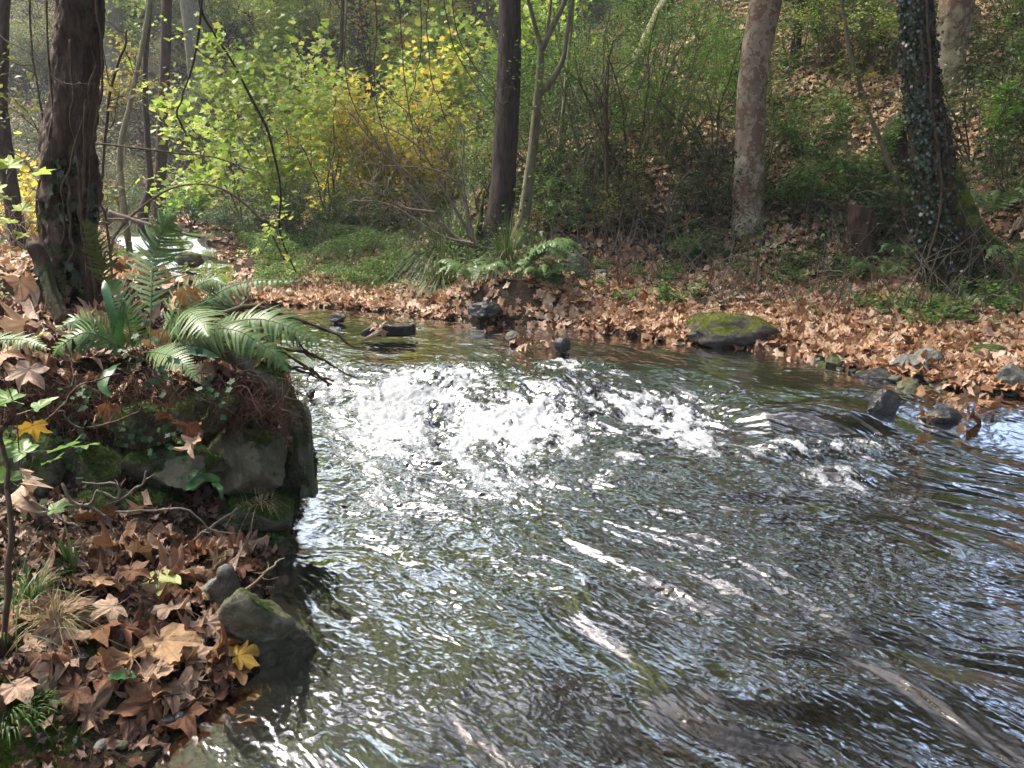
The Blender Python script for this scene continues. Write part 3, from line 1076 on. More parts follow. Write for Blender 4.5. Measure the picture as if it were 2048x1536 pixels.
def ivy_on(parent, pts, n, size, seed, zr=(0, 1), side=None, mat=None, name='ivy', spread=1.0, dens=1.2):
    """ivy leaves hugging a trunk path (world points with radii)"""
    rs = np.random.default_rng(seed)
    P = bez(pts, 200)
    u = rs.uniform(zr[0], zr[1], n)
    idx = np.clip((u * 199).astype(int), 0, 199)
    a = rs.uniform(0, 2 * math.pi, n) if side is None else rs.normal(side[0], side[1], n)
    nn = noise(u * 14, np.cos(a) * 1.3, np.sin(a) * 1.3, seed) + rs.normal(0, .25, n)
    k = nn > (-.6 + 1.2 - dens)
    u, idx, a = u[k], idx[k], a[k]
    r = P[idx, 3] * (1.03 + rs.uniform(0, .22, len(a)) * spread)
    D = np.stack([np.sin(a), -np.cos(a), np.zeros_like(a)], 1)
    pos = P[idx, :3] + D * r[:, None] - np.array(parent.location)
    yaw = np.arctan2(D[:, 1], D[:, 0]) + math.pi / 2       # local -Y+... leaf hangs with its face outward
    R = rotm(yaw, rs.normal(-1.15, .35, len(a)), rs.normal(0, .5, len(a)))
    mb = MB()
    field(mb, t_star(.08, 5) if size > .045 else T_OV, pos, R, rs.uniform(.6, 1.2, len(a)) * size)
    return mb.build(name, mat or M_IVY, parent, False)


def vine(parent, pts, r, seed, mat=None, name='vine', wob=.02):
    P = bez(pts, 60)
    rs = np.random.default_rng(seed)
    s = np.linspace(0, 1, 60)
    P[:, 0] += wob * noise(s * 9, seed, 0, seed)
    P[:, 1] += wob * noise(s * 9, seed + 5, 0, seed) - r
    mb = MB()
    tube(mb, P[:, :3] - (np.array(parent.location) if parent is not None else 0), r * (1 + .3 * noise(s * 20, 3, 0, seed)), 6)
    return mb.build(name, mat or M_TWIG_G, parent)


# ---- the dark tree on the left bank, wound with vines
Pl = px_path([(140, 680, 150), (140, 600, 118), (143, 520, 104), (140, 400, 93), (138, 280, 92), (150, 170, 84), (157, 60, 78), (160, -60, 78), (170, -500, 66), (150, -1100, 46)], 4.4)
Pl[0, 2] = gz(Pl[0, 0], 4.4) - .3
tl = empty('vine_covered_tree', (Pl[1, 0], 4.4, gz(Pl[1, 0], 4.4)), 'dark rough-barked tree wound with vines on the left bank behind the fern', 'tree')
trunk(tl, Pl, M_BARK_LEFT, 3, 72, .20, 5, .09, step=.02, freq=17)
for k, (a, b, r_) in enumerate([((110, 640), (100, 0), .010), ((165, 560), (150, 80), .009), ((180, 600), (175, 200), .014), ((125, 500), (175, 130), .008), ((195, 640), (186, -60), .011), ((150, 350), (120, 620), .012)]):
    m = [(a[0] + (b[0] - a[0]) * u + 12 * math.sin(5 * u + k), a[1] + (b[1] - a[1]) * u, 2, 4.4 - .145 + (.05 if k in (0, 4) else 0)) for u in np.linspace(0, 1, 6)]
    vine(tl, px_path(m)[:, :3], r_ * .6, 30 + k, M_TWIG_B)
ivy_on(tl, Pl[:6], 420, .075, 8, (.0, .75), (0.3, .8), dens=.9)
limbs(tl, Pl[-1, :3], [(-4.5, 6.5, 7.8), (-2.0, 3.2, 8.2), (-1.2, 5.8, 8.0), (-4.2, 3.0, 7.0)], .07, M_BARK_LEFT, seed=4)
crown(tl, (-2.8, 3.9, 7.8), (2.5, 2.6, 1.6), 4500, .14, M_CANOPY_SHADE, 5, 60, T_STARS[0])

# ---- central dark tree
Pc = px_path([(975, 545, 92), (983, 500, 66), (998, 440, 53), (1006, 370, 48), (1011, 280, 47), (1018, 150, 46), (1020, 0, 43), (1024, -250, 40), (1015, -600, 34), (1000, -1000, 22)], 10.6)
Pc[0, 2] -= .3
tc = empty('slender_dark_tree', (Pc[1, 0], 10.6, gz(Pc[1, 0], 10.6)), 'tall straight dark-barked tree rising from the sedge bank at the centre', 'tree')
trunk(tc, Pc, M_BARK_DARK, 5, 36, .05, 4, .04, step=.05, freq=16)
trunk(tc, px_path([(950, 520, 34), (955, 470, 18), (962, 430, 9), (968, 380, 5)], 10.5), M_MOSS, 6, 14, .05, 3, .03, name='mossy_sprout')
limbs(tc, Pc[-2, :3], [(-3.6, 8.0, 9.0), (-2.6, 8.0, 10.0), (1.5, 9.0, 9.5), (-1.5, 12.5, 10), (1.6, 12, 9.0), (-.2, 8.3, 10)], .09, M_BARK_DARK, seed=7)
crown(tc, (-1.2, 10.6, 9.8), (3.9, 3.3, 2.6), 5500, .14, M_CANOPY_SHADE, 9, 60, T_STARS[1])
# thin dark shoots hanging down from its limb, left of the trunk
HANG = [
    [(715, -60), (722, 40), (735, 130), (748, 200), (770, 280), (790, 330)], [(712, 60), (728, 110), (765, 180), (818, 230), (860, 290)],
    [(790, -40), (800, 60), (812, 160), (822, 250), (835, 310), (905, 345)], [(850, -60), (856, 50), (862, 140), (878, 200), (900, 260)],
    [(700, -60), (690, 80), (700, 180), (735, 260), (760, 300), (762, 350)], [(905, -60), (915, 60), (950, 130), (985, 180), (1005, 215)],
    [(880, -60), (893, 40), (935, 150), (990, 215), (1010, 240)], [(745, -60), (755, 60), (745, 150), (760, 230), (800, 290)],
    [(840, -60), (838, 100), (826, 180), (815, 240)], [(650, -60), (690, 30), (735, 70), (740, 140)]]
rs = np.random.default_rng(77)
for k, hp in enumerate(HANG):
    Y = 8.2 + .12 * k
    P = px_path([(a, b, 2.8 - 1.8 * i / len(hp), Y) for i, (a, b) in enumerate(hp)])
    P = bez(P, 40)
    P[:, 0] += .02 * noise(np.linspace(0, 8, 40), k, 0, 3)
    mb = MB()
    tube(mb, P[:, :3] - np.array(tc.location), np.clip(P[:, 3], .003, 1), 5)
    tp = []
    for _ in range(7):
        i = rs.integers(6, 38)
        grow(mb, P[i, :3] - np.array(tc.location), P[i, :3] - P[i - 2, :3] + rs.normal(size=3) * .05, rs.uniform(.15, .45), .003, 0, tp, rs, .5, n=3)
    mb.build('hanging_shoot', M_TWIG_B, tc)

# ---- pale forked tree beside it
Pp = px_path([(1030, 540, 40), (1036, 490, 29), (1050, 420, 25), (1062, 330, 21), (1070, 260, 19), (1076, 190, 17), (1082, 110, 15), (1083, 95, 16)], 10.9)
Pp[0, 2] -= .2
tp_ = empty('pale_forked_tree', (Pp[1, 0], 10.9, gz(Pp[1, 0], 10.9)), 'thin pale-barked tree forking twice just right of the central dark trunk', 'tree')
trunk(tp_, Pp, M_BARK_PALE, 7, 20, .05, 3, .03)
for q in ([(1083, 100, 12), (1072, 60, 9), (1062, 20, 8), (1050, -40, 7), (1020, -300, 4)], [(1083, 100, 13), (1104, 55, 11), (1128, 5, 10), (1150, -60, 8), (1200, -400, 4)],
          [(1078, 190, 14), (1100, 165, 13), (1125, 120, 10), (1135, 60, 9), (1150, -40, 8)], [(1088, 95, 8), (1100, 20, 6), (1105, -60, 5)], [(1066, 290, 6), (1090, 250, 4), (1125, 245, 3)]):
    trunk(tp_, px_path(q, 10.9), M_BARK_PALE, 8, 12, .05, 3, .02, name='branch')
crown(tp_, (.9, 10.8, 5.6), (1.6, 1.3, 1.0), 700, .10, M_CANOPY_SHADE, 19, 30, T_STARS[2])

# ---- plane tree with flaking bark
Pn = px_path([(1488, 530, 120), (1493, 490, 80), (1496, 420, 63), (1499, 300, 59), (1501, 210, 57), (1512, 110, 58), (1532, 0, 62), (1560, -150, 62), (1610, -500, 52), (1640, -900, 36)], 11.2)
Pn[0, 2] -= .3
tn = empty('plane_tree', (Pn[1, 0], 11.2, gz(Pn[1, 0], 11.2)), 'stout plane tree with flaking tan and pinkish bark on the right bank', 'tree')
trunk(tn, Pn, M_BARK_PLANE, 11, 44, .025, 3, .02, step=.05)
ivy_on(tn, Pn[:4], 260, .05, 18, (.0, 1), (-1.5, .35), M_IVY, dens=1.0)
limbs(tn, Pn[-2, :3], [(1.0, 9.0, 7.5), (6.5, 9.5, 9), (4, 8, 10), (3, 13, 11), (6, 13, 9)], .13, M_BARK_PLANE, seed=8)
crown(tn, (4.0, 10.2, 9.6), (4.4, 3.6, 2.6), 3600, .17, M_CANOPY_SHADE, 29, 90, T_STARS[3])

# ---- ivy-clad tree at the right with a mossy buttress root
Pi = px_path([(1925, 640, 190), (1915, 570, 140), (1900, 490, 112), (1888, 430, 92), (1872, 350, 80), (1858, 270, 72), (1846, 190, 66), (1838, 90, 62), (1833, 0, 60), (1826, -150, 58), (1800, -600, 48), (1790, -1000, 34)], 8.9)
Pi[0, 2] -= .25
ti = empty('ivy_clad_tree', (Pi[1, 0], 8.9, gz(Pi[1, 0], 8.9)), 'ivy-clad reddish-brown tree with a mossy root flare at the right', 'tree')
trunk(ti, Pi, M_BARK_IVY, 13, 48, .07, 5, .05, step=.04)
ivy_on(ti, Pi, 3800, .05, 21, (.12, .75), (-.9, .65), dens=1.15)
ivy_on(ti, Pi, 900, .05, 22, (.02, .75), (1.0, .7), name='ivy', dens=.95)
ivy_on(ti, Pi, 500, .06, 23, (.0, .2), (-.2, .9), name='ivy', dens=1.0)
trunk(ti, px_path([(1893, 330, 34, 8.8), (1915, 400, 46, 8.75), (1940, 450, 42, 8.7), (1975, 478, 28, 8.65), (2010, 500, 16, 8.6)]), M_MOSS, 14, 18, .07, 3, .05, name='mossy_root')
for k, q in enumerate(([(1840, 560), (1880, 400), (1862, 200), (1850, 0)], [(1935, 600), (1915, 500), (1900, 380), (1880, 200)], [(1890, 600), (1895, 450), (1870, 300), (1842, 60)])):
    vine(ti, px_path([(a, b, 2, 8.9 - .26 + .1 * (i / 3)) for i, (a, b) in enumerate(q)])[:, :3], .012, 60 + k, M_TWIG_B)
limbs(ti, Pi[-2, :3], [(2.0, 6.5, 6.8), (5.5, 6.5, 7), (6.5, 9.0, 8.5), (3, 10, 9), (1.2, 8, 8.5)], .12, M_BARK_IVY, seed=9)
crown(ti, (4.2, 7.6, 7.8), (3.6, 3.4, 2.2), 3600, .13, M_CANOPY_SHADE, 39, 90, T_STARS[0])

# ---- trunks farther up the slope
BG = [
    ([(1890, 150, 74), (1900, 80, 66), (1915, 0, 66), (1935, -150, 60), (1950, -500, 50)], 13.5, M_BARK_PLANE, 'broad pale brown trunk high on the slope behind the ivy-clad tree', 3.6),
    ([(1270, 140, 26), (1290, 90, 24), (1318, 30, 26), (1345, -30, 24), (1420, -300, 20)], 15, M_BARK_PALE, 'leaning mossy trunk above the bright green thicket', 3.0),
    ([(318, 400, 26), (322, 320, 22), (328, 200, 22), (332, 60, 20), (335, -80, 20), (330, -500, 16)], 17, M_BARK_IVY, 'reddish trunk far back between the left tree and the lime maples', 3.5),
    ([(285, 440, 22), (300, 370, 14), (296, 300, 12), (290, 150, 11), (300, 0, 10), (310, -200, 8)], 14.5, M_BARK_DARK, 'thin dark trunk just left of the far reddish trunk', 2.5),
    ([(680, 150, 9), (683, 100, 9), (684, 40, 8), (690, -100, 7)], 18, M_BARK_DARK, 'short dark stem far up the slope behind the yellow foliage', 2.0),
    ([(2, 240, 30), (5, 120, 22), (8, 40, 20), (12, -60, 20), (20, -300, 16)], 9.0, M_BARK_DARK, 'dark trunk at the far left edge of the view', 2.5),
    ([(240, 330, 12), (262, 200, 9), (285, 90, 9), (300, 0, 8), (310, -100, 7)], 13, M_BARK_PALE, 'slanting grey pole between the left tree and the far trunks', 2.0),
    ([(1000, 350, 10), (1006, 200, 9), (1000, 100, 8), (975, 20, 7), (960, -60, 6)], 12.2, M_BARK_PALE, 'slim pale stem half hidden behind the central dark trunk', 1.5),
    ([(1575, 330, 40), (1580, 250, 26), (1590, 120, 20), (1600, 0, 18), (1610, -100, 16)], 15.5, M_BARK_DARK, 'dark stem behind the plane tree', 2.0),
    ([(1120, 460, 14), (1118, 330, 8), (1130, 180, 7), (1142, 60, 7), (1150, -50, 6)], 13.0, M_BARK_PALE, 'slender stem in the thicket right of the forked tree', 1.6),
]
for k, (q, Y, m, lab, cr) in enumerate(BG):
    P = px_path(q, Y)
    g = gz(P[0, 0], Y)
    if P[0, 2] > g - .1:
        P = np.vstack([[P[0, 0], Y, g - .3, P[0, 3] * 1.15], P])
    e = empty('background_tree', (P[0, 0], Y, g), lab, 'tree')
    trunk(e, P, m, 40 + k, 18, .06, 4, .04, step=.1)
    top = P[-1, :3]
    limbs(e, top, [tuple(top + np.array([rs.uniform(-1, 1) * cr, rs.uniform(-1, 1) * cr, rs.uniform(.8, 2.4)])) for _ in range(4)], P[-1, 3] * .8, m, seed=50 + k)
    crown(e, top + np.array([0, 0, 1.6]), (cr, cr, 1.6), int(380 * cr), .14, [M_CANOPY_SHADE, M_CANOPY_SHADE, M_CANOPY_SHADE, M_YG][k % 4], 70 + k, 40, T_STARS[k % 4])

# ------------------------------------------------------------------ tall woodland round the glade (unseen crowns placed to block sky in the water reflection)
rs = np.random.default_rng(5)
protoT = []
for k in range(4):
    e = empty('woodland_tree', (0, 0, 0), 'tall tree of the wood, its unseen crown placed to block sky reflected in the water', 'tree', 'tall trees of the surrounding wood')
    mb = MB()
    P = bez([(0, 0, -.5, .24), (.1, .1, 3, .2), (-.1, .2, 7, .15), (.15, 0, 11, .07)], 30)
    tube(mb, P[:, :3], P[:, 3], 12, bark_disp(k, .06, 4, .05, 0, 8))
    tp = []
    for j in range(9):
        i = rs.integers(14, 29)
        grow(mb, P[i, :3], (rs.normal(), rs.normal(), .5), rs.uniform(1.6, 3), .06, 1, tp, rs, n=5)
    mb.build('trunk', [M_BARK_PALE, M_BARK_DARK][k % 2], e)
    crown(e, (0, 0, 8.4), (2.9, 2.9, 4.0), 6800, .26, [M_CANOPY_SHADE, M_CANOPY_SHADE, M_CANOPY_SHADE, M_CANOPY_SHADE][k], 80 + k, 70, T_STARS[k], cl=.14)
    protoT.append(e)
spots = []
for az, dist in [(-64, 26), (-52, 28), (-25, 31), (3, 30), (-20, 31), (-10, 29), (7, 26), (10, 32), (14, 24), (18, 29), (22, 25), (26, 24), (30, 26), (33, 21), (41, 22), (-3, 36), (-14, 38), (-7, 33), (17, 24), (24, 21), (31, 20), (39, 18),
                 (44, 13), (47, 18), (50, 16), (53, 20), (56, 11), (64, 9), (75, 9), (-80, 26), (14, 30), (28, 28), (-95, 20), (100, 9), (130, 10), (-130, 10), (170, 11), (-160, 12)]:
    spots.append((dist * math.sin(rad(az)), dist * math.cos(rad(az))))
for k, (x, y) in enumerate(spots):
    sc_ = rs.uniform(1.0, 1.45)
    g = gz(x, y)
    if -37 < math.degrees(math.atan2(x, y)) < 1 and y > 15:
        sc_ = rs.uniform(1.6, 1.85)  # enlarged here to close the sky gap reflected in the water
    if k < 4:
        o = protoT[k]
        o.location = (x, y, g)
        o.scale = (sc_,) * 3
    else:
        o = copy_tree(protoT[k % 4], (x, y, g), rs.uniform(0, 6.28), sc_)

# ------------------------------------------------------------------ scatter on the far slope
def region(px, py):
    """what grows where on the far bank: returns weights (litter, low green, herb bright, dark)"""
    lit = np.full(px.shape, .35)
    beach = sstep(1080, 1250, px) * sstep(470, 560, py)
    beach = np.maximum(beach, sstep(590, 585, px) * 0)
    strip = sstep(560, 585, py) * sstep(430, 500, px)
    lit = np.maximum(lit, np.maximum(beach, strip))
    gul = sstep(1560, 1620, px) * sstep(1860, 1780, px) * sstep(140, 190, py) * sstep(400, 330, py)
    lit = np.maximum(lit, gul * .6)
    isle = sstep(1380, 1450, px) * sstep(660, 620, py)
    herb = sstep(400, 460, px) * sstep(860, 760, px) * sstep(470, 500, py) * sstep(592, 570, py)
    green = .65 + 0 * px
    green = green * (1 - (.93 - .85 * isle) * beach * sstep(520, 600, py)) * (1 - .9 * strip) * (1 - .35 * gul) * (1 - .6 * herb)
    return lit, green, herb


def scatter(n, r0, r1, seed, a0=-37, a1=37, pw=1.0):
    rs = np.random.default_rng(seed)
    a = np.radians(rs.uniform(a0, a1, n))
    r = r0 * (r1 / r0) ** (rs.uniform(0, 1, n) ** pw)
    x, y = r * np.sin(a), r * np.cos(a)
    h, d, left, _ = ground(x, y)
    return x, y, h, d, left, rs


def norm_rot(N, yaw, jit, rs):
    """rotation whose Z axis is the (jittered) surface normal"""
    Z = N + rs.normal(0, 1, N.shape) * np.asarray(jit).reshape(-1, 1)
    Z /= np.linalg.norm(Z, axis=1)[:, None]
    h = np.stack([np.cos(yaw), np.sin(yaw), 0 * yaw], -1)
    Xa = h - (h * Z).sum(1)[:, None] * Z
    Xa /= np.linalg.norm(Xa, axis=1)[:, None]
    Ya = np.cross(Z, Xa)
    return np.stack([Xa, Ya, Z], -1)


# leaf litter of the far bank and slope (one carpet: past counting)
x, y, h, d, left, r = scatter(360000, 4.5, 42, 101, pw=1.0)
px, py, dep = proj(np.stack([x, y, h], -1))
lit, green, herb = region(px, py)
patch = fbm(x * .8, y * .8, 0, 91, 4)
k = ((d > .12 * (px > 1600) * (.6 + patch)) | ((d > -.45) & (d < -.02) & (r.uniform(0, 1, len(x)) < .35))) & (~left | (y > 5.2)) & (r.uniform(0, 1, len(x)) < lit * np.clip(.75 + .8 * patch, .15, 1))
k &= (px > -200) & (px < 2250) & (py > -150)
x, y, h, d = x[k], y[k], h[k], d[k]
N = slope_normal(x, y)
mb = MB()
n = len(x)
R = norm_rot(N, r.uniform(0, 6.28, n), .32 * np.ones(n), r)
sz = r.uniform(.07, .15, n)
which = r.integers(0, 4, n)
for w in range(4):
    q = which == w
    field(mb, t_star([.5, .25, -.4, .7][w], 10 + w), np.stack([x, y, h + .012 + r.uniform(0, .03, n)], -1)[q], R[q], sz[q])
stuff(mb.build('fallen_leaves', M_LITTER, None, False), 'carpet of brown plane leaves over the far bank and hillside', 'fallen leaves')

# low ivy, bramble and herbs on the slope
x, y, h, d, left, r = scatter(620000, 5.5, 46, 102)
px, py, dep = proj(np.stack([x, y, h], -1))
lit, green, herb = region(px, py)
pa = fbm(x * 1.3, y * 1.3, 0, 92, 4)
pb = fbm(x * .6, y * .6, 0, 93, 3)
k = (d > .25) & (r.uniform(0, 1, len(x)) > .75 * (left & (y < 13) & (d < 3))) & (r.uniform(0, 1, len(x)) < green * np.clip(.45 + 1.4 * pa, 0, 1)) & (px > -150) & (px < 2200) & (py > -150)
x, y, h, d, px, py, pa, pb = x[k], y[k], h[k], d[k], px[k], py[k], pa[k], pb[k]
n = len(x)
up_ = np.where(left[k] & (y < 13), .35, 1) * np.clip(r.gamma(1.6, .055, n) * (1 + 2.2 * np.clip(pa, 0, 1)) * (1 + 1.0 * sstep(1.5, 4, d)), .01, .8)
pos = np.stack([x, y, h + up_], -1)
R = rotm(r.uniform(0, 6.28, n), r.normal(.1, .45, n), r.normal(0, .45, n))
sz = r.uniform(.025, .055, n) * (1 + .02 * y)
kind = (pb + r.normal(0, .22, n) + .25 * sstep(1250, 900, px) * sstep(60, 400, 460 - py))
for nm, lo, hi, m, lab in (('dark_undergrowth', -9, .02, M_DARK, 'dark glossy ivy and bramble leaves covering parts of the far slope'),
                           ('green_undergrowth', .02, .42, M_MID, 'mid green low plants spread over the far slope'),
                           ('olive_undergrowth', .42, 9, M_OLIVE, 'olive and yellowing low plants on the far slope')):
    q = (kind >= lo) & (kind < hi)
    mb = MB()
    field(mb, T_OV if nm != 'olive_undergrowth' else T_RH, pos[q], R[q], sz[q])
    stuff(mb.build(nm, m, None, False), lab, 'undergrowth')

# fresh green herbs on the flat spit
x, y, h, d, left, r = scatter(300000, 9.5, 17, 103, -26, -3)
px, py, dep = proj(np.stack([x, y, h], -1))
lit, green, herb = region(px, py)
k = (d > .35) & ~left & (r.uniform(0, 1, len(x)) < herb * np.clip(.8 + fbm(x * 2, y * 2, 0, 95, 3), 0, 1))
x, y, h = x[k], y[k], h[k]
n = len(x)
hh = (.10 + .26 * np.clip(.5 + fbm(x * 1.6, y * 1.6, 0, 96, 3), 0, 1)) * r.uniform(.1, 1, n) ** .6
mb = MB()
field(mb, T_OV, np.stack([x, y, h + hh], -1), rotm(r.uniform(0, 6.28, n), r.normal(.2, .5, n), r.normal(0, .5, n)), r.uniform(.018, .04, n))
M_HERB = LG('herb_leaves', [(.08, .17, .03), (.13, .25, .05), (.20, .32, .08), (.30, .36, .12)], trans=.45)
stuff(mb.build('herb_patch', M_HERB, None, False), 'low fresh green herbs on the flat spit beside the far riffle', 'herbs')

# thin bare stems and dead twigs over the slope
x, y, h, d, left, r = scatter(5200, 8.5, 38, 104)
mb = MB()
k = (d > 1.2)
for X_, Y_, Z_ in zip(x[k], y[k], h[k]):
    L = r.uniform(.3, 1.3) * max(1, Y_ / 16)
    a = r.uniform(0, 6.28)
    t1 = r.uniform(.05, 1.1)
    dv = np.array([math.cos(a) * t1, math.sin(a) * t1, 1.0])
    P = [np.array([X_, Y_, Z_])]
    for s in range(5):
        dv = dv + r.normal(size=3) * .22 - np.array([0, 0, .10])
        dv /= np.linalg.norm(dv)
        P.append(P[-1] + dv * L / 5)
    tube(mb, P, np.linspace(.0075, .0025, 6) * r.uniform(.6, 1.2) * max(1, Y_ / 14), 3, None, False)
stuff(mb.build('thin_stems', M_TWIG_G, None, True), 'tangle of thin dead stems and twigs over the far slope', 'stems')

# ------------------------------------------------------------------ shrubs and saplings
def shrub(loc, H_, spread, leafmat, tmpl, lsize, label, cat='shrub', name='shrub', nst=5, lev=2, lpt=3, seed=0, twig=None, lean=(0, 0), flat=.35, group=None, thick=.011, scat=.05, ang=.7, bend=.3, droop=0.0, strip=0.0):
    rs = np.random.default_rng(seed)
    e = empty(name, tuple(loc), label, cat, group)
    mb, tips = MB(), []
    for s in range(nst):
        a = rs.uniform(0, 6.28)
        dv = np.array([math.cos(a) * spread + lean[0], math.sin(a) * spread + lean[1], 1.0])
        grow(mb, (math.cos(a) * .04, math.sin(a) * .04, -.05), dv, H_ * rs.uniform(.6, 1.0), thick * H_ ** .5, lev, tips, rs, bend, (2, 4), .15, 5, 8, .55, ang, droop)
    mb.build('stems', twig or M_TWIG_B, e)
    if lpt > 0:
        T = np.array([q[0] for q in tips])
        T = T[rs.uniform(0, 1, len(T)) >= strip]
        T = np.repeat(T, lpt, 0)
        T = T + rs.normal(0, scat, T.shape)
        m = len(T)
        ml = MB()
        field(ml, tmpl, T, rotm(rs.uniform(0, 6.28, m), rs.normal(.15, flat, m), rs.normal(0, flat, m)), rs.uniform(.6, 1.2, m) * lsize)
        ml.build('foliage', leafmat, e, False)
    return e


